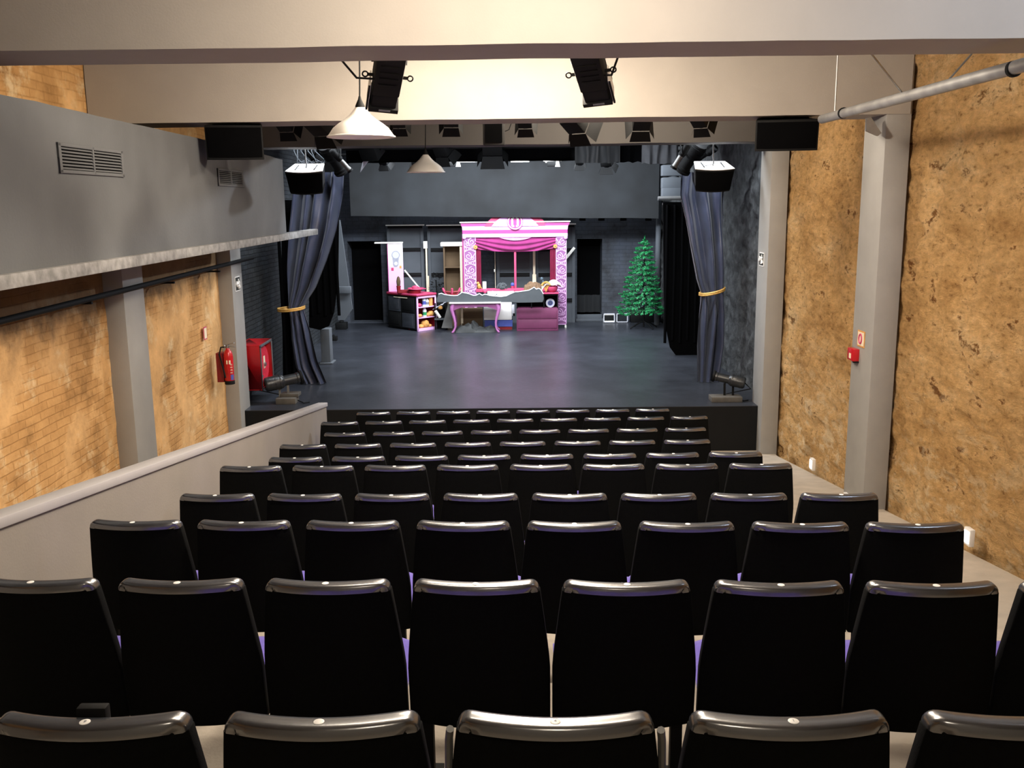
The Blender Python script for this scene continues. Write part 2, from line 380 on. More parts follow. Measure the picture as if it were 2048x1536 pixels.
for u0, u1 in ((2.48, 3.76), (-3.76, -2.14)):
    ys = [-1.6, 12.48, 12.8]
    for a, b in zip(ys, ys[1:]):
        za, zb = aisle_z(a), aisle_z(b)
        vs = [(X(u0, a), a, za), (X(u1, a), a, za), (X(u1, b), b, zb), (X(u0, b), b, zb)]
        lo = [(x, y, -.15) for x, y, z in vs]
        g.add(vs + lo, [(0, 1, 2, 3), (7, 6, 5, 4), (0, 4, 5, 1), (1, 5, 6, 2), (2, 6, 7, 3), (3, 7, 4, 0)])
struct(g.build('floor', M['concrete'], smooth=0))
def relief_wall(name, u, y0, y1, z0, z1, m, amp, nu, nv, sgn):
    def fn(a, b):
        y = y0 + (y1 - y0) * a; z = z0 + (z1 - z0) * b
        p = Vector((u, y, z))
        q = Vector((u, y * .6, z)); d = amp * .7 * noise.fractal(q * 2.4, .8, 2.1, 6) + amp * .6 * noise.noise(q * 9)
        pit = noise.noise(p * 3.3 + Vector((9, 4, 1)))
        if pit > .42: d -= (pit - .42) * amp * 3.5
        d = max(-amp * 2, min(amp, d))
        return (X(u, y) + sgn * (d - amp), y, z)
    return struct(G().grid(fn, nu, nv).build(name, m, smooth=180, loc=(u, y0, z0)))
relief_wall('wall_right', 3.76, -1.6, 12.95, -.1, 5.05, M['ochre'], .05, 300, 130, -1)
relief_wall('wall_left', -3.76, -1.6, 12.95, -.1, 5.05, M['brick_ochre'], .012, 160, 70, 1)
relief_wall('wall_stage_right', 3.76, 12.95, 22.6, 0, 5.05, M['stone_black'], .06, 160, 90, -1)
relief_wall('wall_stage_left', -3.76, 12.95, 22.6, 0, 5.05, M['brick_black'], .012, 90, 60, 1)
struct(G().ubox(-3.8, 3.8, -1.7, -1.6, -.1, 5.05).build('wall_rear', M['column'], smooth=0))
# back wall of the stage with its openings
YB = 22.45
def wall_holes(x0, x1, z0, z1, holes, y):
    xs = sorted({x0, x1} | {v for h in holes for v in h[:2]}); zs = sorted({z0, z1} | {v for h in holes for v in h[2:]})
    g = G()
    for a, b in zip(xs, xs[1:]):
        for c, d in zip(zs, zs[1:]):
            mx, mz = (a + b) / 2, (c + d) / 2
            if any(h[0] < mx < h[1] and h[2] < mz < h[3] for h in holes): continue
            g.add([(a, y, c), (b, y, c), (b, y, d), (a, y, d)], [(0, 1, 2, 3)])
    for h in holes:                                           # reveals
        dp = .55 if h[3] - h[2] > .5 else .22
        A = [(h[0], h[2]), (h[1], h[2]), (h[1], h[3]), (h[0], h[3])]
        for i in range(4):
            p, q = A[i], A[(i + 1) % 4]
            g.add([(p[0], y, p[1]), (q[0], y, q[1]), (q[0], y + dp, q[1]), (p[0], y + dp, p[1])], [(0, 1, 2, 3)])
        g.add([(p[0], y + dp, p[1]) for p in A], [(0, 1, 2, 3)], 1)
    return g
D0, D1 = at(1154, 478, YB), at(1203.5, 628, YB); L0_, L1_ = at(694, 482, YB), at(761, 482, YB)
HOLES = [(L0_.x, L1_.x, .645, L1_.z), (D0.x, D1.x, D1.z, D0.z)]
for px in (1165, 1203, 1247, 1297):
    p = at(px, 437, YB); HOLES.append((p.x - .075, p.x + .075, p.z - .055, p.z + .05))
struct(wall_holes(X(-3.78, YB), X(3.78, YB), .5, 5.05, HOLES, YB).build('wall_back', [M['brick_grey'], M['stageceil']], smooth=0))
g = G(); g.box(D0.x, D1.x, YB - .1, YB + .5, .66, D1.z); g.box(D0.x - .03, D1.x + .03, YB - .16, YB + .02, .64, .70)
struct(g.build('trim_1', M['flat'], bevel=.01))
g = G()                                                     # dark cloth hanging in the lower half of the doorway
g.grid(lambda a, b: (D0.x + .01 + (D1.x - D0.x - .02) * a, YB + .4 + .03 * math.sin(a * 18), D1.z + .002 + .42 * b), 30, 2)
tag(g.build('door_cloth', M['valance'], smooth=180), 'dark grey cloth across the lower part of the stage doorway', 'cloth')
struct(G().ubox(-3.8, 3.8, -1.7, 13.1, 5.0, 5.1).build('ceiling', M['ceil'], smooth=0))
struct(G().ubox(-3.8, 3.8, 13.1, 23.1, 5.0, 5.1).build('ceiling', M['stageceil'], smooth=0))
# stage
struct(G().ubox(-3.76, 3.76, 12.79, 22.9, .60, .64).build('stage_floor', M['stage'], smooth=0))
struct(G().ubox(-3.76, 3.76, 12.785, 22.9, -.1, .632).build('stage_front', M['black'], smooth=0))
# beams and columns
for (y0, y1, z) in ((5.26, 5.8, 4.275), (8.92, 9.46, 4.2), (12.58, 13.1, 4.185)):
    def bf(a, b, y0=y0, y1=y1, z=z):
        return None
    g = G(); n = 40                                          # soffit edges are slightly wavy
    vs = []; fs = []
    for i in range(n + 1):
        u = -3.76 + 7.52 * i / n; w = .006 * noise.noise(Vector((u * 2, y0, 0)))
        vs += [(X(u, y0), y0, z + w), (X(u, y1), y1, z + w), (X(u, y1), y1, 5.01), (X(u, y0), y0, 5.01)]
    for i in range(n):
        for k in range(4): l = (k + 1) % 4; fs.append((i * 4 + k, i * 4 + l, i * 4 + 4 + l, i * 4 + 4 + k))
    g.add(vs, fs)
    struct(g.build('beam', M['beam'] if y0 < 12 else M['beamdark'], smooth=30))
    struct(G().ubox(3.55, 3.78, y0 + .01, y1 - .01, -.1, 5.0).build('column', M['column'], bevel=.008))
    struct(G().ubox(-3.78, -3.585, y0 + .01, y1 - .01, -.1, 5.0).build('column', M['column'], bevel=.008))
# balcony along the left wall: front panel, floor slab, worn ledge
def zt(y): return 4.085 - .0035 * (y - 4) - (.0026 * max(0, y - 9) ** 2)
g = G(); n = 50; vs = []; fs = []
for i in range(n + 1):
    y = 1.5 + (12.5 - 1.5) * i / n; t = zt(y) + .012 * noise.noise(Vector((y * 2.1, 3, 0)))
    vs += [(X(-2.8, y), y, 3.05), (X(-2.88, y), y, 3.05), (X(-2.88, y), y, t), (X(-2.8, y), y, t)]
for i in range(n):
    for k in range(4): l = (k + 1) % 4; fs.append((i * 4 + k, i * 4 + l, i * 4 + 4 + l, i * 4 + 4 + k))
fs += [(0, 1, 2, 3), (n * 4 + 3, n * 4 + 2, n * 4 + 1, n * 4)]
struct(G().add(vs, fs).build('balcony_front', M['balcony'], smooth=30))
struct(G().ubox(-3.7, -2.86, 1.5, 12.5, 3.0, 3.07).build('balcony_slab', M['charcoal'], smooth=0))  # slab coloured dark to deepen the shade beneath it
struct(G().ubox(-2.88, -2.755, 1.5, 14.45, 3.0, 3.085).build('trim_2', M['ledge'], bevel=.008))
# half-height partition beside the seating block
def zp(y): return 2.15 - .1465 * (y - 3.83)
g = G(); h = G()
for (gg, a, b, z0, z1, ya, yb) in ((g, -2.255, -2.165, None, -.05, .6, 11.33), (h, -2.268, -2.15, -.05, 0, .6, 11.345)):
    vs = []
    for y in (ya, yb):
        lo = -.1 if z0 is None else zp(y) + z0
        for u in (a, b): vs += [(X(u, y), y, lo), (X(u, y), y, zp(y) + z1)]
    gg.add(vs, [(0, 1, 3, 2), (4, 6, 7, 5), (0, 4, 5, 1), (2, 3, 7, 6), (1, 5, 7, 3), (0, 2, 6, 4)])
struct(g.build('half_wall', M['parti'], smooth=0)); struct(h.build('trim_3', M['cap'], bevel=.006))
# dark pipe along the left wall under the balcony
y0, y1 = 1.8, 12.5
g = G(); g.tube([(X(-3.66, 1.8), 1.8, 2.64), (X(-3.55, 5), 5, 2.65), (X(-3.55, 12.45), 12.45, 2.70), (X(-3.55, 13.6), 13.6, 2.71)], .026, 10)
root = thing('wall_pipe', 'dark horizontal pipe running along the left wall beneath the balcony', 'pipe', (X(-3.6, 7), 7, 2.6))
g.build('pipe', M['black'], root)
for y in (6.2, 8.1, 10.2, 11.9): g = G(); g.box(X(-3.76, y), X(-3.53, y), y - .015, y + .015, 2.625, 2.645); g.build('bracket', M['black'], root)
# ================================================================ the seating
def seat_shapes():
    H = SEATH; zb = .30; rc = .032; sag = .042; th = .05
    def hw(z): t = (z - zb) / (H - zb); return .2455 - .037 * max(0, (t - .40) / .60) ** 1.1
    def lean(z): return .06 * (H - z) / (H - zb)
    nx = 18; nz = 10
    def outline(a, b, top):
        z = zb + (top - zb) * b; w = hw(z)
        x = (2 * a - 1) * w
        return x, z
    back = G()
    def surf(off, top):
        def fn(a, b):
            x, z = outline(a, b, top); w = hw(z)
            if b == 1 and abs(x) > w - rc:
                t = (abs(x) - (w - rc)) / rc; z = z - rc * .0 * t
            return (x, sag * (x / .22) ** 2 + lean(z) + off, z)
        return fn
    top = H - .03
    rear = surf(0, top); front = surf(th - .012, top)
    n = (nx + 1) * (nz + 1); vs = []; fs = []
    for fn in (rear, front):
        for j in range(nz + 1):
            for i in range(nx + 1): vs.append(fn(i / nx, j / nz))
    def id_(s, i, j): return s * n + j * (nx + 1) + i
    for j in range(nz):
        for i in range(nx):
            fs.append((id_(0, i, j), id_(0, i + 1, j), id_(0, i + 1, j + 1), id_(0, i, j + 1)))
            fs.append((id_(1, i, j), id_(1, i, j + 1), id_(1, i + 1, j + 1), id_(1, i + 1, j)))
        fs.append((id_(0, 0, j), id_(0, 0, j + 1), id_(1, 0, j + 1), id_(1, 0, j)))
        fs.append((id_(0, nx, j), id_(1, nx, j), id_(1, nx, j + 1), id_(0, nx, j + 1)))
    for i in range(nx):
        fs.append((id_(0, i, 0), id_(1, i, 0), id_(1, i + 1, 0), id_(0, i + 1, 0)))
        fs.append((id_(0, i, nz), id_(0, i + 1, nz), id_(1, i + 1, nz), id_(1, i, nz)))
    back.add(vs, fs)
    # glossy top rail: rounded section swept along the curved top edge, turned down at both corners
    rail = G(); path = []
    w = .2105
    for k in range(5):
        q = PI / 2 * k / 4; path.append((-w + rc * (1 - math.sin(q)), H - .012 - rc * (1 - math.sin(q)) if False else H - rc * (1 - math.sin(q)), 0))
    path = []
    for k in range(6): q = PI / 2 * k / 5; path.append((-w + rc * (1 - math.cos(q)), H - rc * (1 - math.sin(q))))
    m = 16
    for k in range(1, m): path.append((-w + rc + (2 * w - 2 * rc) * k / m, H))
    for k in range(6): q = PI / 2 * (1 - k / 5); path.append((w - rc * (1 - math.cos(q)), H - rc * (1 - math.sin(q))))
    vs = []; fs = []
    sec = [(0.004, -.034), (-.003, -.030), (-.003, -.008), (.004, -.0015), (.012, 0), (th - .014, 0), (th - .005, -.002), (th, -.009), (th, -.03), (th - .008, -.034)]
    for i, (x, z) in enumerate(path):
        a = path[max(i - 1, 0)]; b = path[min(i + 1, len(path) - 1)]
        dx, dz = b[0] - a[0], b[1] - a[1]; L = math.hypot(dx, dz); nx_, nz_ = -dz / L, dx / L
        for (sy, sn) in sec:
            vs.append((x + nx_ * sn, sag * (x / .22) ** 2 + sy - .002, z + nz_ * sn))
    k = len(sec)
    for i in range(len(path) - 1):
        for j in range(k): l = (j + 1) % k; fs.append((i * k + j, i * k + l, i * k + k + l, i * k + k + j))
    fs.append(tuple(range(k))); fs.append(tuple((len(path) - 1) * k + j for j in reversed(range(k))))
    rail.add(vs, fs)
    pad = G()                                                 # upholstered front of the back
    def padf(a, b):
        z = .42 + (.78 - .42) * b; x = (2 * a - 1) * (hw(z) - .015)
        e = min(1, 6 * min(a, 1 - a)) * min(1, 6 * min(b, 1 - b))
        return (x, sag * (x / .22) ** 2 + lean(z) + th - .014 + .03 * e ** .5, z)
    pad.grid(padf, 14, 10)
    seat = G()
    def st(a, b):
        x = (2 * a - 1) * .236; y = .15 + .36 * b; e = min(1, 7 * min(a, 1 - a)) * min(1, 7 * min(b, 1 - b))
        return (x, y, .40 + .05 * e ** .5 - .012 * math.sin(PI * b))
    seat.grid(st, 14, 12); seat.grid(lambda a, b: ((2 * a - 1) * .236, .15 + .36 * b, .385), 14, 12, flip=True)
    rim = [(-.236, .15), (.236, .15), (.236, .51), (-.236, .51)]
    for i in range(4):
        p, q = rim[i], rim[(i + 1) % 4]; seat.add([(p[0], p[1], .385), (q[0], q[1], .385), (q[0], q[1], .40), (p[0], p[1], .40)], [(0, 1, 2, 3)])
    fr = G(); fr.box(-.2, .2, .17, .49, .365, .385); fr.box(-.21, .21, .13, .17, .30, .345)
    leg = []
    for s in (-1, 1):
        l = G(); l.box(s * .19 - .02, s * .19 + .02, .13, .17, .012, .32); l.box(s * .19 - .035, s * .19 + .035, .06, .30, 0, .014)
        leg.append(l)
    hinge = G(); hinge2 = G(); hinge.cyl((-.235, .15, .33), (-.19, .15, .33), .022, n=10); hinge2.cyl((.19, .15, .33), (.235, .15, .33), .022, n=10)
    disc = G(); disc.lathe([(.0115, 0), (.0115, .002), (.010, .0026)], (0, .022, H - .0012), (0, 0, 1), 18)
    return back, rail, pad, seat, fr, leg, (hinge, hinge2), disc
back, rail, pad, seatc, fr, leg, hinge, disc = seat_shapes()
def new_seat():
    t = thing('theatre_seat', 'black theatre seat', 'seat', (0, 0, 0))
    back.build('backrest', M['seatback'], t, local=True, bevel=.004, smooth=50)
    rail.build('top_rail', M['blackgloss'], t, local=True, smooth=50, label='glossy worn top rail')
    pad.build('back_cushion', M['purple'], t, local=True, smooth=80, label='purple back cushion')
    seatc.build('seat', M['purple'], t, local=True, smooth=80, label='purple seat cushion')
    fr.build('seat_frame', M['black'], t, local=True, bevel=.004)
    for l in leg: l.build('leg', M['black'], t, local=True)
    for h in hinge: h.build('hinge', M['steel'], t, local=True)
    disc.build('number_disc', M['white'], t, local=True, label='small round white number disc')
    return t
proto = new_seat(); used = False
ROWN = ['the row nearest the camera', 'the second row from the camera', 'the third row from the camera', 'the fourth row from the camera',
        'the fifth row from the camera', 'the fifth row from the stage', 'the fourth row from the stage', 'the third row from the stage',
        'the second row from the stage', 'the row closest to the stage']
ORD = ['leftmost', 'second from the left', 'third from the left', 'fourth from the left', 'fifth from the left', 'sixth from the left', 'seventh from the left', 'eighth from the left', 'ninth from the left']
DIG = {0: '9', 2: '4', 3: '1'}
seats = []
for ri, (x0, y0, top, ry, n) in enumerate(ROWS):
    for j in range(n):
        if not used: t = proto; used = True
        else: t = copy_tree(proto)
        t.location = (x0 + .5 * j * math.cos(ry), y0 + .5 * j * math.sin(ry) - .02, max(0.0, top - SEATH))
        t.rotation_euler = (0, 0, ry + .012 * math.sin(ri * 5.1 + j * 2.3))
        pos = 'rightmost' if j == n - 1 else ORD[j]
        t['label'] = 'black theatre seat, %s in %s' % (pos, ROWN[ri]); t['group'] = 'black theatre seats in raked rows'
        seats.append((ri, j, t))
for ri, j, t in seats:                                        # a few things seen only on single seats of the nearest row
    if ri == 0 and j in DIG:
        d = [c for c in t.children if c.name.startswith('number_disc')][0]
        vs, fs = text_mesh(DIG[j], .013)
        gg = G().add([(v.x, v.y + .022, v.z + SEATH + .0018) for v in vs], fs); o = gg.build('digit', M['ink'], d, local=True, smooth=0)
    if ri == 0 and j == 2:
        for s in (-1, 1):
            gg = G(); gg.tube([(s * .226, .05, .815), (s * .231, .07, .78), (s * .238, .10, .6), (s * .243, .13, .36)], .009, 8)
            gg.build('side_frame', M['greymetal'], t, local=True, label='bare grey steel side strip')
# pale folded card lying behind the first seat's rail and a cloth tab in the second row's gap are left as they are seen
t0 = seats[0][2].location
g = G(); g.box(t0.x - .035, t0.x + .03, t0.y + .056, t0.y + .082, t0.z + .60, t0.z + SEATH + .012)
tag(g.build('seat_tag', M['black'], bevel=.004), 'small dark ribbed tab behind the leftmost seat of the nearest row', 'tab')
# ================================================================ fixtures of the room
def frame(p, d, up=(0, 0, 1)):
    d = Vector(d).normalized(); u = Vector(up); r = d.cross(u)
    if r.length < 1e-3: r = d.cross(Vector((0, 1, 0)))
    r.normalize(); u = r.cross(d); p = Vector(p)
    return Matrix(((r.x, d.x, u.x, p.x), (r.y, d.y, u.y, p.y), (r.z, d.z, u.z, p.z), (0, 0, 0, 1)))
# --- pendant lamps
for px, yb, yt, pr_, Y, lab in ((722.5, 275, 213, 65, 6.95, 'larger and nearer of the two white bell-shaped pendant lamps on black cords'),
                                (852, 345, 308, 37, 12.1, 'smaller farther white bell-shaped pendant lamp hanging before the rear beam')):
    b = at(px, yb, Y); tp = at(px - 2, yt, Y); R = pr_ * (Y * .995) / FPX; Hh = tp.z - b.z
    t = thing('pendant_lamp', lab, 'lamp', b, 'white bell pendant lamps')
    prof = [(R, 0), (R * .985, .012), (R * .93, Hh * .14), (R * .83, Hh * .30), (R * .66, Hh * .45), (R * .48, Hh * .58), (R * .33, Hh * .72), (R * .22, Hh * .87), (R * .14, Hh * .97), (R * .10, Hh)]
    g = G(); g.lathe(prof, b, n=40, caps=False); g.lathe([(r - .004, h) for r, h in prof], b, n=40, caps=False)
    g.lathe([(R - .004, 0), (R + .006, .001), (R + .006, .008), (R - .002, .012)], b, n=40, caps=False)
    g.build('lamp_shade', M['enamel'], t, smooth=60)
    c = b + Vector((0, 0, Hh))
    g = G(); g.lathe([(.035, -.014), (.034, .004), (.022, .03), (.012, .05), (.008, .07)], c, n=16); g.build('lamp_holder', M['black'], t)
    g = G(); k = [c + Vector((.012 * math.sin(s * 3), 0, .06 + s * (5.0 - c.z - .06))) for s in [i / 10 for i in range(11)]]; g.tube(k, .006, 6); g.build('cord', M['black'], t)
    g = G(); g.ball(b + Vector((0, 0, Hh * .38)), .032, 12, 8); g.cyl(b + Vector((0, 0, Hh * .5)), b + Vector((0, 0, Hh * .8)), .016); g.build('bulb', M['white'], t, smooth=80)
# --- the two big floodlights under the first beam
def eye_bolt(g, p, d, up):
    p = Vector(p); d = Vector(d).normalized(); g.bar(p, p + d * .035, .02, .018)
    c = p + d * .052; ring = [c + d * (.017 * math.cos(q)) + Vector(up) * (.017 * math.sin(q)) for q in [2 * PI * i / 14 for i in range(14)]]
    g.tube(ring, .005, 6, closed=True)
def flood(lab, a, b, side, Y0, Y1, hang):
    top = at(a[0], a[1], Y0); bot = at(b[0], b[1], Y1); d = bot - top
    top = top - d * .25; d = bot - top; L = d.length
    t = thing('stage_floodlight', lab, 'stage light', top, 'large floodlights behind the front beam')
    Mx = frame(top, d, (0, .4, 1))
    g = G(); g.box(-.088, .088, 0, L * .72, -.09, .09, Mx); g.box(-.082, .082, L * .72, L * .95, -.085, .085, Mx)
    g.build('housing', M['black'], t, bevel=.01)
    g = G()
    for i in range(4): g.box(-.06, .06, L * (.2 + .1 * i), L * (.23 + .1 * i), -.096, -.088, Mx)
    g.build('cooling_rib', M['black'], t)
    g = G(); g.box(-.098, .098, L * .93, L, -.098, .098, Mx); g.build('front_frame', M['black'], t, bevel=.004)
    g = G(); g.box(-.03, .045, L * .935, L * .965, -.101, -.097, Mx); g.build('maker_plate', M['steel'], t)
    g = G(); x = side * .105; g.box(x - .004, x + .004, L * .55, L * .98, -.085, .02, Mx); g.build('barn_door', [M['white']], t, label='pale barn door leaf')
    g = G(); g.box(x + side * .006 - .006, x + side * .006 + .006, L * .56, L * .97, -.098, -.084, Mx); g.build('leaf_edge', M['black'], t)
    g = G()
    for s in (-1, 1): g = G(); eye_bolt(g, Mx @ Vector((s * .09, L * .50, -.03)), Mx.to_3x3() @ Vector((s, 0, 0)), Mx.to_3x3() @ Vector((0, .8, -.6))); g.build('yoke_knob', M['black'], t)
    g = G(); pv = Mx @ Vector((0, L * .35, 0)); rx = Mx.to_3x3() @ Vector((1, 0, 0))
    g.tube([pv - rx * .1, pv - rx * .115 + Vector((0, 0, .16)), Vector((pv.x - .1, pv.y, 4.62)), Vector((pv.x + .1, pv.y, 4.62)), pv + rx * .115 + Vector((0, 0, .16)), pv + rx * .1], .012, 8)
    g.cyl((pv.x, pv.y, 4.62), (pv.x, pv.y, 5.0), .014); g.build('yoke', M['black'], t)
    g = G(); e = at(*hang, Y0 - .1); s0 = Mx @ Vector((side * .09, L * .45, -.08)); md = (e + s0) / 2 - Vector((0, 0, .06))
    g.tube([e + (e - s0) * .25 + Vector((0, 0, .12)), e, md, s0], .007, 8); g.build('power_cable', M['black'], t)
flood('black stage floodlight hanging behind the front beam, left of centre', (782, 108), (766, 200), -1, 6.05, 6.5, (676, 112))
flood('black stage floodlight hanging behind the front beam, right of centre', (1172, 104), (1196, 186), 1, 6.05, 6.5, (1238, 108))
# --- the row of small lanterns under the second beam
def barn(t, Mx, w, y, spread, m=None, leaf=.11, sides=(1, 1, 1, 1)):
    k = [(-w, 0, 1), (w, 0, 1), (0, -w, 0), (0, w, 0)]
    for i, (x, z, vert) in enumerate(k):
        if not sides[i]: continue
        g = G(); o = leaf * math.cos(spread); q = leaf * math.sin(spread)
        if vert: s = 1 if x > 0 else -1; vs = [(x, y, -w), (x, y, w), (x + s * q, y + o, w * 1.25), (x + s * q, y + o, -w * 1.25)]
        else: s = 1 if z > 0 else -1; vs = [(-w, y, z), (w, y, z), (w * 1.25, y + o, z + s * q), (-w * 1.25, y + o, z + s * q)]
        vs2 = [(a, b + .004, c + .003) for a, b, c in vs]
        g.add(vs + vs2, [(0, 1, 2, 3), (7, 6, 5, 4), (0, 4, 5, 1), (1, 5, 6, 2), (2, 6, 7, 3), (3, 7, 4, 0)], 0, Mx)
        g.build('barn_door', m or M['black'], t)
def fresnel(lab, p, d, w=.09, L=.2, spread=.6, grp=None, barm=None, zbar=None, ybar=None, sides=(1, 1, 1, 1), catname='fresnel_lantern', glow=None):
    p = Vector(p); Mx = frame(p, d)
    t = thing(catname, lab, 'stage light', p, grp)
    g = G(); g.box(-w, w, -L, 0, -w, w, Mx); g.box(-w * .75, w * .75, -L * 1.25, -L, -w * .75, w * .75, Mx); g.build('housing', M['black'], t, bevel=.008)
    g = G(); y0 = Mx @ Vector((0, 0, 0)); y1 = Mx @ Vector((0, .025, 0)); g.cyl(y0, y1, w * .8, n=20); g.build('lens', glow or M['lens'], t)
    barn(t, Mx, w, .01, spread, barm, leaf=w * 1.25, sides=sides)
    zb = zbar if zbar else p.z + .28
    pv = Mx @ Vector((0, -L * .55, 0)); rx = Mx.to_3x3() @ Vector((1, 0, 0))
    g = G(); g.tube([pv - rx * w * 1.02, pv - rx * w * 1.18, Vector((pv.x - w * .9, pv.y, zb - .06)), Vector((pv.x + w * .9, pv.y, zb - .06)), pv + rx * w * 1.18, pv + rx * w * 1.02], .008, 6)
    g.build('yoke', M['black'], t)
    g = G(); yb_ = pv.y if ybar is None else ybar; g.box(pv.x - .02, pv.x + .02, min(pv.y, yb_) - .03, max(pv.y, yb_) + .03, zb - .06, zb + .03); g.build('hook_clamp', M['black'], t)
    return t
def light_bar(lab, x0, x1, Y, z, hx):
    t = thing('lighting_bar', lab, 'lighting bar', ((x0 + x1) / 2, Y, z))
    g = G(); g.cyl((x0, Y, z), (x1, Y, z), .024); g.build('bar', M['black'], t)
    for x in hx: g = G(); g.cyl((x, Y, z), (x, Y, 5.0), .009, n=6); g.build('hanger', M['black'], t)
light_bar('black lighting bar behind the middle beam carrying a row of small lanterns', X(-2.75, 10.6), X(3.4, 10.6), 10.6, 4.56, (-2.2, .9, 2.7))
rowl = [(575, 252, .2, 'leftmost dark lantern of the row under the middle beam, next to the left loudspeaker', .085),
        (650, 255, .5, 'dark lantern with spread barn doors under the middle beam, left of the pendant lamp', .12),
        (799, 246, 0, 'small square black lantern right of the nearer pendant lamp', .075),
        (902, 243, -.1, 'small black lantern under the middle beam with a lit white edge', .085),
        (1051, 246, .1, 'small black lantern with a pale front slot, right of the hanging column speaker', .08),
        (1160, 250, .7, 'black lantern turned to show a downward wedge of barn doors', .12),
        (1281, 248, 0, 'black lantern with flared barn doors near the right end of the row', .10),
        (1404, 244, .6, 'rightmost lantern of the row under the middle beam, tilted to the left', .085)]
for px, py, yaw, lab, w in rowl:
    p = at(px, py, 10.75)
    fresnel(lab, p, (math.sin(yaw), math.cos(yaw), -.62), w * .95, .2, .55, 'small lanterns under the middle beam', zbar=4.56, ybar=10.6)
# hanging column speaker in the middle
a = at(966, 243, 11.6); b = at(1010, 291, 11.6); c = (a + b) / 2
t = thing('column_speaker', 'dark grey hanging column speaker in front of the rear beam near the centre', 'speaker', (c.x, 11.6, b.z))
g = G(); g.box(a.x, b.x, 11.5, 11.72, b.z, 4.5); g.build('cabinet', M['charcoal'], t, bevel=.012)
g = G(); g.box(a.x + .03, b.x - .03, 11.488, 11.5, b.z + .03, 4.46); g.build('grille', M['blackcloth'], t)
g = G(); g.cyl((c.x, 11.6, 4.5), (c.x, 11.6, 5.0), .014); g.build('hanger', M['black'], t)
g = G(); g.tube([(b.x, 11.6, 4.28), (b.x + .05, 11.6, 4.3), (b.x + .09, 11.58, 4.4), (b.x + .1, 11.56, 4.9)], .006, 6); g.build('cable', M['black'], t)
# --- loudspeakers
def cabinet(lab, p0, p1, Y, dep, tilt, grp, white=False, yaw=0, taper=.86):
    c = (p0 + p1) / 2; w = abs(p1.x - p0.x) / 2; h = abs(p1.z - p0.z) / 2
    t = thing('loudspeaker', lab, 'speaker', c, grp)
    Mx = Matrix.Translation(c) @ Matrix.Rotation(yaw, 4, 'Z') @ Matrix.Rotation(tilt, 4, 'X')
    n = 16
    def sect(z, f, bul=.06):
        pts = [(f * w * (2 * i / n - 1), -bul * (1 - (2 * i / n - 1) ** 2), z) for i in range(n + 1)]
        return pts + [(f * w * .8, dep, z), (-f * w * .8, dep, z)]
    def slab(z0, z1, f0, f1, mm, nm, bul=.06, dy=0):
        A, B = sect(z0, f0, bul), sect(z1, f1, bul); k = len(A)
        g = G(); g.add([(x, y + dy, z) for x, y, z in A + B], [tuple(reversed(range(k))), tuple(range(k, 2 * k))] + [(i, (i + 1) % k, k + (i + 1) % k, k + i) for i in range(k)], 0, Mx)
        return g.build(nm, mm, t, bevel=.006)
    if white:
        slab(-h, h, taper, 1, M['black'], 'cabinet'); slab(h, h + .012, 1, 1, M['white'], 'side_panel', bul=.065).__setitem__('label', 'bright white side panel')
        for s in (-.5, .5): g = G(); g.box(s * w - .008, s * w + .008, .04, dep * .8, h + .011, h + .016, Mx); g.build('slot', M['black'], t)
        g = G(); g.tube([Mx @ Vector((0, dep * .4, h + .01)), Mx @ Vector((.01, dep * .45, h + .05)), Mx @ Vector((.0, dep * .5, h + .12)), Vector((c.x, c.y + .1, 4.95))], .010, 8); g.tube([Mx @ Vector((-w * .5, dep * .3, h + .012)), Mx @ Vector((-w * .1, dep * .35, h + .03)), Mx @ Vector((w * .3, dep * .6, h + .03)), Mx @ Vector((w * .6, dep * .8, h + .012))], .006, 6)
        g.build('bracket', M['steel'], t)
    else:
        slab(-h, h, 1, 1, M['black'], 'cabinet', bul=.03)
        g = G(); g.tube([Mx @ Vector((0, dep * .5, h)), Vector((c.x, c.y + dep * .5, 4.9))], .014, 8); g.build('hanger', M['black'], t)
    g = slab(-h + .02, h - .02, (taper + .02 if white else .95), .96, M['blackcloth'], 'grille', bul=.062 if white else .03, dy=-.006)
    return t
Y = 8.98
cabinet('big black loudspeaker under the middle beam at the left, over the balcony front', at(410, 251, Y), at(527, 319, Y), Y, .36, .10, 'large loudspeakers under the middle beam', yaw=.12)
cabinet('big black loudspeaker under the middle beam at the right, by the pipe', at(1513, 240, Y), at(1634, 301, Y), Y, .36, .12, 'large loudspeakers under the middle beam', yaw=-.12)
Y = 13.16
cabinet('black loudspeaker with white upper panel hanging in front of the left stage curtain', at(571, 343, Y), at(650, 388, Y), Y, .34, .33, 'loudspeakers with white panels beside the curtains', True, yaw=-.05)
cabinet('black loudspeaker with white upper panel hanging in front of the right stage curtain', at(1388, 338, Y), at(1467, 383, Y), Y, .34, .33, 'loudspeakers with white panels beside the curtains', True, yaw=.05)
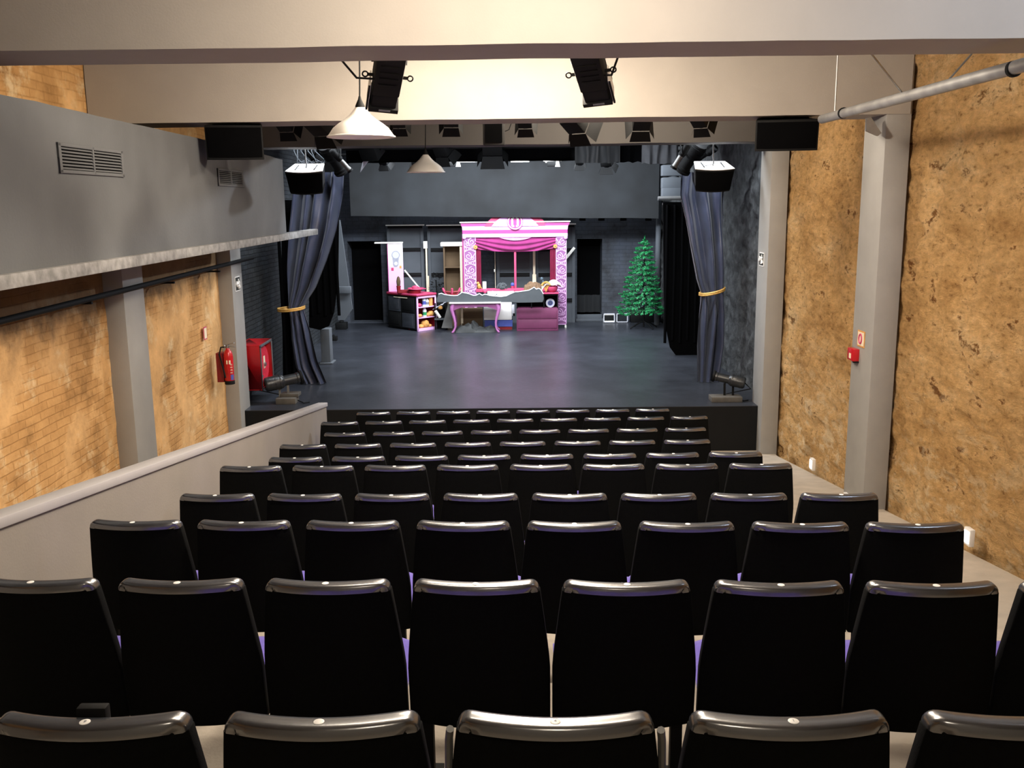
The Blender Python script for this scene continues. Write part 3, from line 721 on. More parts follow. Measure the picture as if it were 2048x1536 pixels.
# --- profile lanterns (also the two standing on the stage edge)
def profile(lab, p, d, L, r, grp, mount='hang', base=None, zm=None, gray=False):
    p = Vector(p); Mx = frame(p, d); d = Vector(d).normalized()
    t = thing('profile_lantern', lab, 'stage light', p if base is None else base, grp)
    bm_ = M['black'] if not gray else M['lantern']
    g = G(); g.lathe([(r * .75, -L * .5), (r * .95, -L * .47), (r, -L * .42), (r, -L * .08), (r * .92, -L * .04), (r * .8, 0)], p, d, 20); g.build('lamp_house', bm_, t, smooth=35)
    g = G(); g.lathe([(r * .72, 0), (r * .72, L * .34), (r * .8, L * .36), (r * .8, L * .42), (r * .72, L * .43)], p, d, 20); g.build('lens_tube', M['greymetal'] if gray is None else bm_, t, smooth=35)
    g = G(); g.lathe([(r * .78, L * .425), (r * .98, L * .44), (r * .98, L * .5), (r * .7, L * .5)], p, d, 20); g.build('front_ring', M['black'], t)
    g = G(); g.cyl(p + d * L * .5, p + d * L * .505, r * .7, n=20); g.build('lens', M['lens'], t)
    g = G()
    for k in (-.38, -.25, -.12): g.lathe([(r * 1.04, L * k), (r * 1.04, L * k + .012)], p, d, 20)
    g.build('band', bm_, t)
    rx = Mx.to_3x3() @ Vector((1, 0, 0)); pv = p - d * L * .08
    if mount == 'hang':
        zt_ = zm or p.z + .35
        g = G(); g.tube([pv - rx * r, pv - rx * r * 1.25, Vector((pv.x - r * .8, pv.y, zt_ - .05)), Vector((pv.x + r * .8, pv.y, zt_ - .05)), pv + rx * r * 1.25, pv + rx * r], .01, 6); g.cyl((pv.x, pv.y, zt_ - .05), (pv.x, pv.y, zt_ + .02), .018); g.build('yoke', M['black'], t)
    return t, pv, rx
light_bar('short black lighting bar above the left stage curtain', X(-3.5, 14.0), X(-1.9, 14.0), 14.0, 4.34, (-3.4, -2.3))
light_bar('short black lighting bar above the right stage curtain', X(2.2, 14.0), X(3.6, 14.0), 14.0, 4.34, (2.1, 3.1))
profile('fat black profile lantern above the left curtain with pale tube beside it', at(668, 316, 13.9), (.35, .6, -.75), .50, .125, 'lanterns above the left curtain', zm=4.34)
profile('slim grey-sided lantern above the left curtain, angled down to the right', at(682, 321, 13.6), (.62, .25, -.75), .40, .045, 'lanterns above the left curtain', zm=4.34, gray=None)
profile('small dark lantern behind the cables left of the fat lantern', at(628, 312, 14.25), (.5, .5, -.5), .34, .07, 'lanterns above the left curtain', zm=4.34)
profile('fat black profile lantern above the right curtain', at(1382, 314, 13.9), (-.45, .55, -.8), .50, .125, 'lanterns above the right curtain', zm=4.34)
profile('slim pale-sided lantern above the right curtain, angled down to the left', at(1362, 312, 13.5), (-.5, .2, -.85), .40, .05, 'lanterns above the right curtain', zm=4.34, gray=None)
profile('small dark lantern behind the bracket right of the fat lantern', at(1412, 306, 14.25), (-.55, .5, -.4), .36, .07, 'lanterns above the right curtain', zm=4.34)
g = G()
for i in range(7):
    x0 = 588 + i * 7; a = at(x0, 302, 13.95); b = at(x0 + 6 + i * 3, 326, 13.95); m_ = (a + b) / 2 + Vector((.03 * (-1) ** i, 0, -.02))
    g.tube([Vector((a.x, 13.98, 4.32)), a, m_, b, b + Vector((.1, .05, .03))], .006, 6)
tag(g.build('cable_bundle', M['flat'], smooth=60), 'bundle of loose cables hanging from the bar above the left white-topped speaker', 'cable')
# --- floor lanterns on timber blocks
def floor_spot(lab, bl, br, h, p, d, L, r, Y, left):
    a = atz(bl[0], bl[1], .64); b = atz(br[0], br[1], .64); Yc = (a.y + b.y) / 2
    base = Vector(((a.x + b.x) / 2, Yc + .1, .64)); pc = at(p[0], p[1], Yc + .15)
    t, pv, rx = profile(lab, pc, d, L, r, 'lanterns standing at the stage edge', mount=None, base=base, gray=True)
    g = G(); g.box(a.x, b.x, Yc, Yc + .24, .64, .64 + h); g.build('timber_block', M['wood'], t, bevel=.006)
    if left:
        g = G(); g.box(a.x + .05, b.x + .02, Yc + .1, Yc + .3, .64 + h, .64 + h + .05); g.build('upper_plank', M['wood'], t, bevel=.005)
    for s in (-1, 1):
        x = pc.x + s * .06; g = G(); g.bar((x, Yc + .14, .64 + h), (x, Yc + .15, pc.z - r * .6), .03, .012); g.build('stand_leg', M['black'] if not left else M['greymetal'], t)
    rr = atz(br[0], br[1], .64)
    g = G(); g.tube([pc - Vector(d).normalized() * L * .5, pc - Vector(d).normalized() * (L * .5 + .08) - Vector((0, 0, .06)), Vector((base.x, Yc + .27, .70)), Vector((base.x + .25, Yc + .05, .65)), Vector((base.x + .32, Yc + .1, .65))], .008, 6); g.build('cable', M['black'], t)
floor_spot('black lantern on timber blocks at the left stage edge by the hose cabinet', (548, 812), (594, 806), .085, (567, 762), (.85, .45, .12), .54, .105, 13.3, True)
floor_spot('black lantern on a timber block at the right edge of the stage', (1424, 806), (1484, 804), .075, (1458, 759), (-.9, .3, .18), .46, .085, 13.0, False)
# --- air vents in the balcony front
for (x0, x1, z0, z1, ya, yb, lab) in ((0, 0, 3.665, 3.855, 6.12, 7.16, 'larger grey louvred air vent in the balcony front, nearer the camera'),
                                      (0, 0, 3.642, 3.815, 9.56, 10.5, 'smaller-looking grey louvred air vent in the balcony front, nearer the stage')):
    t = thing('air_vent', lab, 'vent', (X(-2.79, ya), (ya + yb) / 2, z0), 'louvred vents in the balcony front')
    g = G(); u0, u1 = -2.8, -2.785; e = .022
    g.ubox(u0, u1, ya, yb, z0, z0 + e); g.ubox(u0, u1, ya, yb, z1 - e, z1); g.ubox(u0, u1, ya, ya + e * 1.6, z0, z1); g.ubox(u0, u1, yb - e * 1.6, yb, z0, z1); ym = (ya + yb) / 2; g.ubox(u0, u1, ym - .012, ym + .012, z0, z1)
    g.build('frame', M['balcony'], t, bevel=.003)
    g = G(); g.ubox(-2.8005, -2.797, ya + e, yb - e, z0 + e, z1 - e); g.build('backing', M['stageceil'], t)
    for k in range(7):
        z = z0 + e + (z1 - z0 - 2 * e) * (k + .5) / 7
        g = G(); vs = []
        for y in (ya + e, yb - e): vs += [(X(-2.797, y), y, z + .006), (X(-2.786, y), y, z - .004), (X(-2.786, y), y, z - .0065), (X(-2.797, y), y, z + .0035)]
        g.add(vs, [(0, 1, 5, 4), (1, 2, 6, 5), (2, 3, 7, 6), (3, 0, 4, 7), (0, 3, 2, 1), (4, 5, 6, 7)]); g.build('slat', M['balcony'], t)
# --- duct along the right, hung from rods
t = thing('hanging_duct', 'pale galvanised pipe slung below the beams along the right wall', 'pipe', (X(2.5, 8), 8, 4.0))
g = G(); g.cyl((X(2.72, 2.6), 2.6, 4.125), (X(2.72, 8.2), 8.2, 4.105), .037, n=20); g.build('pipe', M['galv'], t)
for y in (5.2, 7.7): g = G(); g.cyl((X(2.72, y), y - .012, 4.11), (X(2.72, y), y + .012, 4.11), .043, n=20); g.build('clip', M['black'], t)
p1 = at(1735, 98, 5.9); g = G(); g.cyl(p1, (X(2.72, 6.6), 6.6, 4.14), .006, n=6); g.build('hanger', M['steel'], t); g = G(); g.cyl((X(3.3, 6.0), 6.0, 4.8), (X(2.72, 5.95), 5.95, 4.14), .006, n=6); g.build('hanger', M['steel'], t); g = G()
g.cyl((X(2.72, 7.9), 7.9, 4.13), (X(2.72, 7.9), 7.9, 4.98), .007, n=6); g.build('hanger', M['steel'], t)
# a pale bracket reflector on the column
a = at(1735, 238, 8.8); g = G(); g.add([tuple(at(1733, 236, 8.82)), tuple(at(1742, 234, 8.82)), tuple(at(1763, 266, 8.82)), tuple(at(1756, 272, 8.82)), tuple(at(1733, 262, 8.82))] + [tuple(at(1733, 236, 8.82) + Vector((0, .03, 0))), tuple(at(1742, 234, 8.82) + Vector((0, .03, 0))), tuple(at(1763, 266, 8.82) + Vector((0, .03, 0))), tuple(at(1756, 272, 8.82) + Vector((0, .03, 0))), tuple(at(1733, 262, 8.82) + Vector((0, .03, 0)))], [(0, 1, 2, 3, 4), (9, 8, 7, 6, 5), (0, 5, 6, 1), (1, 6, 7, 2), (2, 7, 8, 3), (3, 8, 9, 4), (4, 9, 5, 0)])

tag(g.build('wall_bracket', M['galv'], smooth=0), 'pale tilted metal bracket on the right column just below the pipe', 'bracket')
# --- fire cabinet, extinguisher, signs
A = at(496, 680, 13.2); u = -3.6
t = thing('hose_cabinet', 'open red fire hose cabinet on the left wall beside the column', 'hose cabinet', (X(-3.6, 13.5), 13.5, .83))
ya, yb, z0, z1, ud = 13.16, 13.85, .845, 1.50, -3.42
y_, g = 0, G()
w_ = .018
g.ubox(-3.76, -3.74, ya, yb, z0, z1); g.ubox(-3.75, ud, ya, ya + w_, z0, z1); g.ubox(-3.75, ud, yb - w_, yb, z0, z1); g.ubox(-3.75, ud, ya, yb, z0, z0 + w_); g.ubox(-3.75, ud, ya, yb, z1 - w_, z1)
g.build('cabinet_body', M['red'], t, bevel=.003); g = G(); g.ubox(-3.738, -3.736, ya + .02, yb - .02, z0 + .02, z1 - .02); g.build('inner_back', M['darkred'], t)
g = G(); e = .035
g.ubox(ud, ud + .012, ya, yb, z0, z0 + e); g.ubox(ud, ud + .012, ya, yb, z1 - e, z1); g.ubox(ud, ud + .012, ya, ya + e, z0, z1); g.ubox(ud, ud + .012, yb - e, yb, z0, z1); g.build('door_frame', M['steel'], t, bevel=.003)
yc, zc = (ya + yb) / 2, (z0 + z1) / 2
g = G()
for s in (-3.64, -3.47): g.cyl((X(s, yc), yc, zc), (X(s + .012, yc), yc, zc), .27, n=40)
hb = g.build('hose_reel', M['redhose'], t)
g = G()
for k, rr in enumerate((.27, .235, .20)):
    for s in (-3.61, -3.57, -3.53, -3.50):
        g.tube([(X(s, yc) , yc + rr * math.cos(q), zc + rr * math.sin(q)) for q in [2 * PI * i / 36 for i in range(36)]], .018, 6, closed=True)
g.build('hose', M['redhose'], hb)
g = G(); g.ubox(-3.457, -3.455, yc - .035, yc + .06, zc - .06, zc + .12); g.build('paper_label', M['cream'], hb)
g = G(); g.cyl((X(-3.46, yc), yc, zc), (X(-3.43, yc), yc, zc), .03); g.cyl((X(-3.5, ya + .12), ya + .12, z0 + .08), (X(-3.44, ya + .16), ya + .16, z0 + .2), .018); g.build('nozzle', M['steel'], t)
b = at(457, 771, 12.4); ex = Vector((X(-3.66, 12.42), 12.40, 1.10))
ex = at(460, 768, 12.0)
t = thing('fire_extinguisher', 'red fire extinguisher hung on the left column near the stage', 'fire extinguisher', ex)
g = G(); g.lathe([(.05, .03), (.06, .045), (.061, .36), (.056, .40), (.042, .435), (.026, .455), (.022, .475)], ex, n=24); g.build('cylinder', M['red'], t, smooth=50)
g = G(); g.lathe([(.063, 0), (.065, .02), (.062, .05)], ex, n=24); g.build('base_ring', M['black'], t)
g = G(); g.cyl(ex + Vector((0, 0, .46)), ex + Vector((0, 0, .52)), .022); g.bar(ex + Vector((0, 0, .52)), ex + Vector((.10, -.04, .545)), .022, .01); g.bar(ex + Vector((0, 0, .50)), ex + Vector((.10, -.04, .49)), .022, .01); g.cyl(ex + Vector((-.03, -.02, .5)), ex + Vector((-.04, -.03, .5)), .022); g.build('valve', M['steel'], t)
g = G(); g.tube([ex + Vector((-.02, -.02, .49)), ex + Vector((-.07, -.05, .49)), ex + Vector((-.09, -.07, .40)), ex + Vector((-.05, -.095, .25)), ex + Vector((-.02, -.1, .10))], .011, 8); g.build('hose', M['black'], t)
g = G()
def lab_patch(g, z0, z1, q0, q1, r=.0622):
    n = 10; g.grid(lambda a, b: ex + Vector((r * math.cos(q0 + (q1 - q0) * a), r * math.sin(q0 + (q1 - q0) * a), z0 + (z1 - z0) * b)), n, 1)
lab_patch(g, .27, .32, -1.75, -1.45); lab_patch(g, .27, .32, -1.2, -.85); g.build('label', M['cream'], t)
g = G(); lab_patch(g, .06, .13, -1.0, -.3); g.build('blue_label', M['blue'], t, label='small blue label')
g = G(); vs, fs = text_mesh('FIRE', .06)
for k in range(4): g.add([ex + Vector((.0626 * math.cos(-.75 + v.x * 5), .0626 * math.sin(-.75 + v.x * 5), .26 - k * .035 + v.y * .45)) for v in vs], fs)
g.build('lettering', M['cream'], t, smooth=0)
g = G(); g.box(ex.x - .15, ex.x - .065, ex.y - .03, ex.y + .12, ex.z + .03, ex.z + .41); g.build('holder_box', M['darkred'], t)
# signs
def sign_u(u, y0, y1, z0, z1, side, lab, name, cat, border, face, th=.006):
    s = side; t = thing(name, lab, cat, (X(u, (y0 + y1) / 2), (y0 + y1) / 2, z0))
    g = G(); a, b = sorted((u, u + s * th)); g.ubox(a, b, y0, y1, z0, z1); g.build('border', border, t)
    g = G(); a, b = sorted((u + s * th, u + s * (th + .002))); e = .014; g.ubox(a, b, y0 + e, y1 - e, z0 + e, z1 - e); g.build('face', face, t)
    return t
def picto(t, u, yc, zc, s, m, side, flip=1):          # running figure and arrow, drawn in the y-z plane
    k = side * .0095
    def V(a, b): y = yc + a * s * flip; return (X(u + k, y), y, zc + b * s)
    g = G(); w = .022 * s / .2
    for seg in ([(-.42, .05), (-.2, .18), (-.05, .1), (.05, -.05)], [(-.22, .15), (-.3, -.1), (-.15, -.25), (-.2, -.42)], [(-.3, -.1), (-.45, -.2), (-.52, -.35)], [(-.1, .16), (.0, .05)]):
        g.tube([V(*q) for q in seg], w, 6)
    g.ball(V(-.16, .34), .07 * s, 10, 6)
    g.tube([V(.15, 0), V(.5, 0)], w * 1.1, 6); g.tube([V(.34, .18), V(.52, 0), V(.34, -.18)], w * 1.1, 6)
    g.build('running_figure_and_arrow', m, t, smooth=40)
t = sign_u(3.55, 12.76, 12.98, 2.56, 2.745, -1, 'green emergency exit sign with running figure on the right column by the stage', 'exit_sign', 'sign', M['white'], M['exit'])
picto(t, 3.55, 12.87, 2.655, .15, M['white'], -1, 1)
t = sign_u(-3.585, 12.72, 12.95, 2.30, 2.50, 1, 'green emergency exit sign with running figure on the left column under the balcony', 'exit_sign', 'sign', M['white'], M['exit'])
picto(t, -3.585, 12.835, 2.40, .16, M['white'], 1, -1)
t = sign_u(3.55, 9.12, 9.30, 2.01, 2.17, -1, 'small square sign with a red ring above the fire alarm on the right column', 'fire_alarm_sign', 'sign', M['bread'], M['cream'])
g = G(); q = [(X(3.55 - .009, 9.215 + .035 * math.cos(a)), 9.215 + .035 * math.cos(a), 2.09 + .045 * math.sin(a)) for a in [2 * PI * i / 24 for i in range(24)]]; g.tube(q, .009, 6, closed=True); g.build('ring', M['rose'], t)
t = thing('fire_alarm_button', 'small red fire alarm call point on the right column', 'fire alarm', (X(3.52, 9.33), 9.33, 1.87))
g = G(); g.ubox(3.49, 3.55, 9.24, 9.40, 1.86, 1.98); g.build('box', M['red'], t, bevel=.004)
g = G(); g.ubox(3.487, 3.49, 9.30, 9.35, 1.88, 1.93); g.build('button', M['cream'], t)
g = G(); g.ubox(3.50, 3.55, 9.24, 9.28, 1.845, 1.86); g.build('test_socket', M['black'], t)
t = sign_u(-3.735, 11.70, 11.82, 1.79, 1.95, 1, 'narrow red and cream sign on the left wall above the extinguisher', 'fire_sign', 'sign', M['rose'], M['cream'])
t = None
def step_light(p, lab, un, up=1):
    y = p.y; t = thing('wall_step_light', lab, 'light', p, 'small white step lights along the right wall')
    g = G(); g.ubox(un - .02, un + .02, y - .05, y + .05, p.z - .07, p.z + .07); g.build('housing', M['white'], t, bevel=.004)
    g = G(); g.ubox(un - .026, un - .02, y - .04, y + .04, p.z - .05, p.z + .05); g.build('diffuser', M['stepglow'], t)
M['stepglow'] = mat('lit_diffuser', (1, .97, .92, 1), .5, emit=1.2)
step_light(Vector((X(3.7, 10.88), 10.88, .34)), 'lit white step light low on the right wall between the two columns', 3.70)
step_light(Vector((X(3.7, 7.14), 7.14, .80)), 'lit white step light on the right wall nearest the camera', 3.70)
step_light(Vector((X(3.55, 12.86), 12.86, .12)), 'lit white step light low on the column beside the stage', 3.54)
step_light(Vector((X(3.55, 9.32), 9.32, .40)), 'lit white step light at the foot of the nearer right column', 3.54)
# ================================================================ the stage
ZS = .64
def P2(pts, Y): return [(lambda v: (v.x, v.z))(at(px, py, Y)) for px, py in pts]
def interp(tab, v):
    for (a, x), (b, y) in zip(tab, tab[1:]):
        if a <= v <= b: return x + (y - x) * (v - a) / (b - a)
    return tab[0][1] if v < tab[0][0] else tab[-1][1]
# --- tied-back curtains
def curtain(lab, Lp, Rp, tiepy, Y, zb, folds, tie, seed, shin=.05):
    Lw = [at(x, y, Y) for x, y in Lp]; Rw = [at(x, y, Y) for x, y in Rp]
    Lt = sorted((p.z, p.x) for p in Lw); Rt = sorted((p.z, p.x) for p in Rw)
    zt_ = max(p.z for p in Lw + Rw); base = Vector(((Lt[0][1] + Rt[0][1]) / 2, Y, zb))
    t = thing('stage_curtain', lab, 'curtain', base, 'blue grey curtains tied back at the stage edge')
    def fn(a, b):
        z = zb + (zt_ - zb) * b
        x0, x1 = interp(Lt, z), interp(Rt, z); w = x1 - x0
        ph = a * folds * 2 * PI + 1.2 * math.sin(b * 4 + seed) + 2.2 * noise.noise(Vector((a * 2.6, b * 1.6, seed)))
        amp = .04 + .075 * min(1, w / .8)
        y = Y + amp * math.sin(ph) + .045 * math.sin(ph * 1.7 + seed) * w + .02 * noise.noise(Vector((a * 9, b * 3, seed + 9))) + .05 * noise.noise(Vector((a * 4, b * 5, seed + 5)))
        return (x0 + w * a + .018 * math.cos(ph), y, z)
    G().grid(fn, 150, 90).build('drape', M['drape'], t, smooth=180)
    a, b = at(tie[0][0], tie[0][1], Y), at(tie[1][0], tie[1][1], Y)
    g = G(); c = (a + b) / 2; rx = (b.x - a.x) / 2 + .015; n = 30; sl = (b.z - a.z) / 2
    ring = [Vector((c.x + rx * math.cos(q), Y + .13 * math.sin(q), c.z + sl * math.cos(q) - .02 * max(0, -math.sin(q)))) for q in [2 * PI * i / n for i in range(n)]]
    for dz in (-.012, .012): g.tube([p + Vector((0, 0, dz)) for p in ring], .016, 8, closed=True)
    g.build('tieback', M['gold'], t, label='gold cord tieback')
    return t
curtain('blue grey satin curtain tied with a gold cord at the left of the stage',
        [(598, 345), (590, 385), (583, 460), (577, 540), (575, 617), (580, 680), (590, 735), (606, 765)],
        [(690, 345), (688, 385), (673, 460), (655, 520), (634, 575), (608, 616), (622, 660), (637, 720), (656, 766)], 617, 14.72, ZS + .01, 3.6, ((558, 619), (607, 614)), 1.3)
curtain('blue grey satin curtain tied with a gold cord at the right of the stage',
        [(1362, 345), (1361, 390), (1372, 440), (1382, 500), (1392, 560), (1401, 588), (1396, 630), (1391, 690), (1392, 768)],
        [(1455, 345), (1452, 390), (1450, 460), (1449, 540), (1446, 580), (1449, 630), (1446, 690), (1434, 765)], 588, 14.55, ZS + .01, 3.2, ((1401, 588), (1447, 577)), 4.1)
# --- black masking legs
def leg_cloth(lab, poly, Y, m='blackcloth', folds=5):
    g = G(); P = P2(poly, Y); g.prism(P, Y, Y + .04)
    t = thing('masking_cloth', lab, 'curtain', (sum(p[0] for p in P) / len(P), Y, min(p[1] for p in P)))
    g.build('cloth', M[m], t, smooth=30)
    xs = [p[0] for p in P]; zs = [p[1] for p in P]; g = G()
    for k in range(folds):
        x = min(xs) + (max(xs) - min(xs)) * (k + .6) / (folds + .4); z0 = min(zs) + .25 + .05 * (k % 2)
        g.tube([(x, Y - .005, z0), (x + .01 * math.sin(k), Y - .012, (z0 + max(zs)) / 2), (x, Y - .005, max(zs) - .05)], .028, 6)
    g.build('fold', M[m], t)
    return t
leg_cloth('black masking cloth with a rounded lower corner hanging behind the right curtain', [(1326, 404), (1400, 404), (1400, 712), (1352, 711), (1340, 695), (1333, 660), (1328, 600)], 17.2)
leg_cloth('black masking cloth hanging behind the left curtain', [(618, 380), (678, 380), (676, 560), (668, 625), (658, 652), (640, 660), (618, 655)], 16.2)
leg_cloth('narrow black cloth against the left stage wall before the curtain', [(562, 400), (597, 400), (600, 790), (566, 776)], 15.2, folds=3)
g = G(); p = at(640, 664, 16.6); q = at(660, 696, 16.6); g.box(p.x, q.x, 16.6, 16.85, ZS, p.z + .05); g.box(p.x - .03, q.x + .04, 16.55, 16.9, ZS, ZS + .03)
tag(g.build('plinth', M['flat'], bevel=.01), 'grey square plinth beneath the black cloth at the left of the stage', 'plinth')
g = G(); g.prism(P2([(672, 440), (680, 440), (705, 618), (690, 640), (676, 640)], 19.2), 19.2, 19.24)
g.build('t', M['flat']).name = 'side_flat'; o = bpy.data.objects['side_flat']; tag(o, 'grey leaning scenery flat at the left side of the stage', 'scenery flat')
g = G(); a = at(676, 575, 19.1); g.box(a.x - .02, a.x + .26, 19.08, 19.16, a.z - .12, a.z + .02); tag(g.build('wall_box', M['flat'], bevel=.01), 'small grey box fixed to the leaning flat at left', 'box')
for k, (px, py, s) in enumerate(((684, 655, .12), (668, 678, .07))):
    p = atz(px, py + 3, ZS); g = G(); g.box(p.x - s, p.x + s, p.y - s, p.y + s, ZS, ZS + s * 1.3); g.cyl((p.x, p.y, ZS + s * 1.3), (p.x, p.y - .02, ZS + s * 1.6), s * .4)
    tag(g.build('floor_box', M['black'], bevel=.008), ('larger black floor box by the left leaning flat', 'small black floor box nearer the left curtain')[k], 'box', 'black floor boxes')
# right side: vertical drain pipe and short rail
g = G(); p = at(1320, 500, 21.3); g.cyl((p.x, 21.6, ZS), (p.x, 21.6, 4.6), .06, n=12); tag(g.build('drain_pipe', M['flat']), 'grey vertical pipe in the right rear corner of the stage', 'pipe')
g = G(); g.cyl(at(1330, 412, 17.8), at(1332, 640, 17.8), .02); g.cyl(at(1316, 397, 17.8), at(1368, 396, 17.8), .04); g.cyl(at(1325, 408, 17.8), at(1365, 406, 17.8), .02)
tag(g.build('pipe_rig', M['galv']), 'grey pipe frame carrying the right black masking cloth', 'frame')
g = G()
for z in (340, 365, 385):
    p = at(1334, z, 19.5); g.box(p.x - .1, p.x + .3, 19.45, 19.7, p.z - .12, p.z + .1)
g.cyl(at(1345, 330, 19.6), at(1347, 400, 19.6), .12); tag(g.build('rigging_gear', M['flat'], bevel=.02), 'dark grey rigging gear on the wall above the right masking cloth', 'rigging')
# --- border cloths above the stage
def border(lab, x0, x1, y0, y1, Y, m, amp=.03, nf=10, name='border_cloth', yl=None):
    a, b = at(x0, y0, Y), at(x1, y1, Y); zl = at(x0, yl, Y).z if yl else b.z
    def fn(s, v):
        zb_ = zl + (b.z - zl) * s; z = zb_ + (4.99 - zb_) * v + .02 * (1 - v) * noise.noise(Vector((s * 6, 1, x0)))
        return (a.x + (b.x - a.x) * s, Y + amp * math.sin(s * nf * 6.28 + 2 * noise.noise(Vector((s * 3, v * 2, x0)))) + amp * noise.noise(Vector((s * 9, v * 3, x0 + 3))), z)
    return tag(G().grid(fn, 90, 16).build(name, M[m], smooth=180), lab, 'cloth')
v = border('wide slate grey border cloth hanging above the set at the back of the stage', 697, 1317, 318, 437, 21.12, 'valance', .018, 3, yl=432)
border('black border cloth behind the rear beam at centre stage', 690, 1155, 270, 321, 16.7, 'blackcloth', .03, 9)
border('black end of border cloth between the two grey pieces', 1232, 1290, 270, 324, 15.6, 'blackcloth', .02, 2)
border('dark grey folded border cloth behind the rear beam, right of centre', 1150, 1240, 270, 325, 15.4, 'valance', .05, 4)
border('light grey creased border cloth at the right behind the rear beam', 1284, 1356, 270, 327, 15.3, 'greycloth', .025, 4)
for px, Y_, lab in ((0, 15.9, 'front lighting bar over the stage'), (0, 17.3, 'rear lighting bar over the stage')):
    z = at(1000, 309 if Y_ < 16 else 320, Y_).z + .12
    light_bar('black %s, half hidden by lanterns' % lab, -3.2, 2.9, Y_, z, (-2.9, 0, 2.6))
BARZ = {15.9: at(1000, 309, 15.9).z + .12, 17.3: at(1000, 320, 17.3).z + .12}
for i, (px, py, Y_, w, yaw, lab) in enumerate(((655, 312, 15.9, .14, -.3, 'dark stage lantern above the gap left of the fat curtain lantern'), (748, 313, 15.9, .15, .2, 'large dark stage lantern with one pale flap, left of the farther pendant'),
        (890, 306, 15.9, .12, .3, 'dark stage lantern just right of the farther pendant'), (985, 302, 15.9, .16, 0, 'dark stage lantern below the column speaker'),
        (770, 325, 17.3, .08, .2, 'small stage lantern with bright cap, left of the farther pendant'), (835, 325, 17.3, .10, 0, 'dark stage lantern behind the farther pendant shade'), (1160, 326, 17.3, .07, .1, 'small dark lantern below the dark grey folded border'), (1215, 328, 17.3, .10, .2, 'rightmost dark lantern on the rear bar'))):
    p = at(px, py, Y_); fresnel(lab, p, (math.sin(yaw), .5, -.8), w, w * 1.6, .5, 'lanterns over the stage', zbar=BARZ[Y_], ybar=Y_, barm=(M['dialgrey'] if i == 1 else None), sides=((1, 0, 0, 0) if i == 1 else (1, 1, 1, 1)))
M['glow'] = mat('lit_lamp_glass', (1, 1, 1, 1), .4, emit=3)
for i, (px, lab) in enumerate(((907, 'leftmost of three white work lights along the border above the stage'), (999, 'middle white work light along the border above the stage'), (1105, 'rightmost of three white work lights along the border above the stage'))):
    p = at(px, 326, 17.9); t = thing('work_light', lab, 'stage light', p, 'white work lights over the stage')
    g = G(); g.box(p.x - .17, p.x + .17, p.y - .04, p.y + .04, p.z + .03, p.z + .075); g.build('batten', M['whitepaint'], t, bevel=.006)
    g = G(); g.box(p.x - .10, p.x + .06, p.y - .07, p.y + .05, p.z - .06, p.z + .03); g.build('housing', M['black'] if i != 1 else M['flat'], t, bevel=.01)
    g = G(); g.lathe([(.05, -.07), (.02, .04)], (p.x + .09 - .16 * (i == 1), p.y - .05, p.z), (0, 0, 1), 14); g.build('reflector', M['white'], t)
    g = G(); g.ball((p.x - .12 + .25 * (i % 2), p.y - .06, p.z + .02), .018, 8, 6); g.build('lamp', M['glow'], t)
    g = G(); g.cyl((p.x, p.y, p.z + .07), (p.x, p.y, p.z + .5), .012); g.build('hanger', M['black'], t)
for px, lab in ((938, 'white batten strip right of the leftmost work light'), (1040, 'white batten strip right of the middle work light')):
    p = at(px, 321, 17.9); g = G(); g.box(p.x - .17, p.x + .17, p.y - .03, p.y + .03, p.z - .03, p.z + .03); g.cyl((p.x, p.y, p.z), (p.x, p.y, p.z + .5), .01)
    tag(g.build('batten_strip', M['whitepaint'], bevel=.004), lab, 'stage light', 'white batten strips over the stage')
# --- scenery flats seen from behind (frames with dark canvas)
YF = 22.15
def sflat(lab, x0, x1, y0, y1, rails, topwhite=True):
    a, b = at(x0, y0, YF), at(x1, y1, YF); z1, z0 = a.z, ZS
    t = thing('scenery_flat', lab, 'scenery flat', ((a.x + b.x) / 2, YF, ZS), 'dark framed scenery flats along the back wall')
    g = G(); g.box(a.x, b.x, YF + .045, YF + .06, z0, z1); g.build('canvas', M['flat'], t)
    for x in (a.x, b.x - .07):
        g = G(); g.box(x, x + .07, YF, YF + .045, z0, z1); g.build('stile', M['flat'], t)
    for r in rails:
        zr = at(x0, r, YF).z; g = G(); g.box(a.x + .07, b.x - .07, YF - .01, YF + .045, zr - .035, zr + .035); g.build('rail', M['black'], t)
        g = G(); g.box(a.x + .07, b.x - .07, YF - .012, YF + .01, zr + .035, zr + .05); g.build('rail_edge', M['flat'], t)
    if topwhite:
        g = G(); g.box(a.x - .02, b.x + .02, YF - .02, YF + .07, z1, z1 + .025); g.build('top_edge', M['whitepaint'], t, label='raw white top edge')
        g = G(); g.box(a.x + .02, b.x - .02, YF - .012, YF + .04, z1 - .06, z1); g.build('top_rail', M['black'], t)
sflat('dark scenery flat behind the pink panel, left end of the line', 773, 852, 452, 650, (499, 549, 600))
sflat('dark scenery flat behind the cream post and brown cabinet', 854, 960, 452, 650, (499, 549, 600))
sflat('dark scenery flat framed by the left half of the pink window', 992, 1066, 452, 650, (501, 549, 600), False)
sflat('dark scenery flat behind the right pink pillar', 1070, 1150, 450, 650, (500, 549, 600))
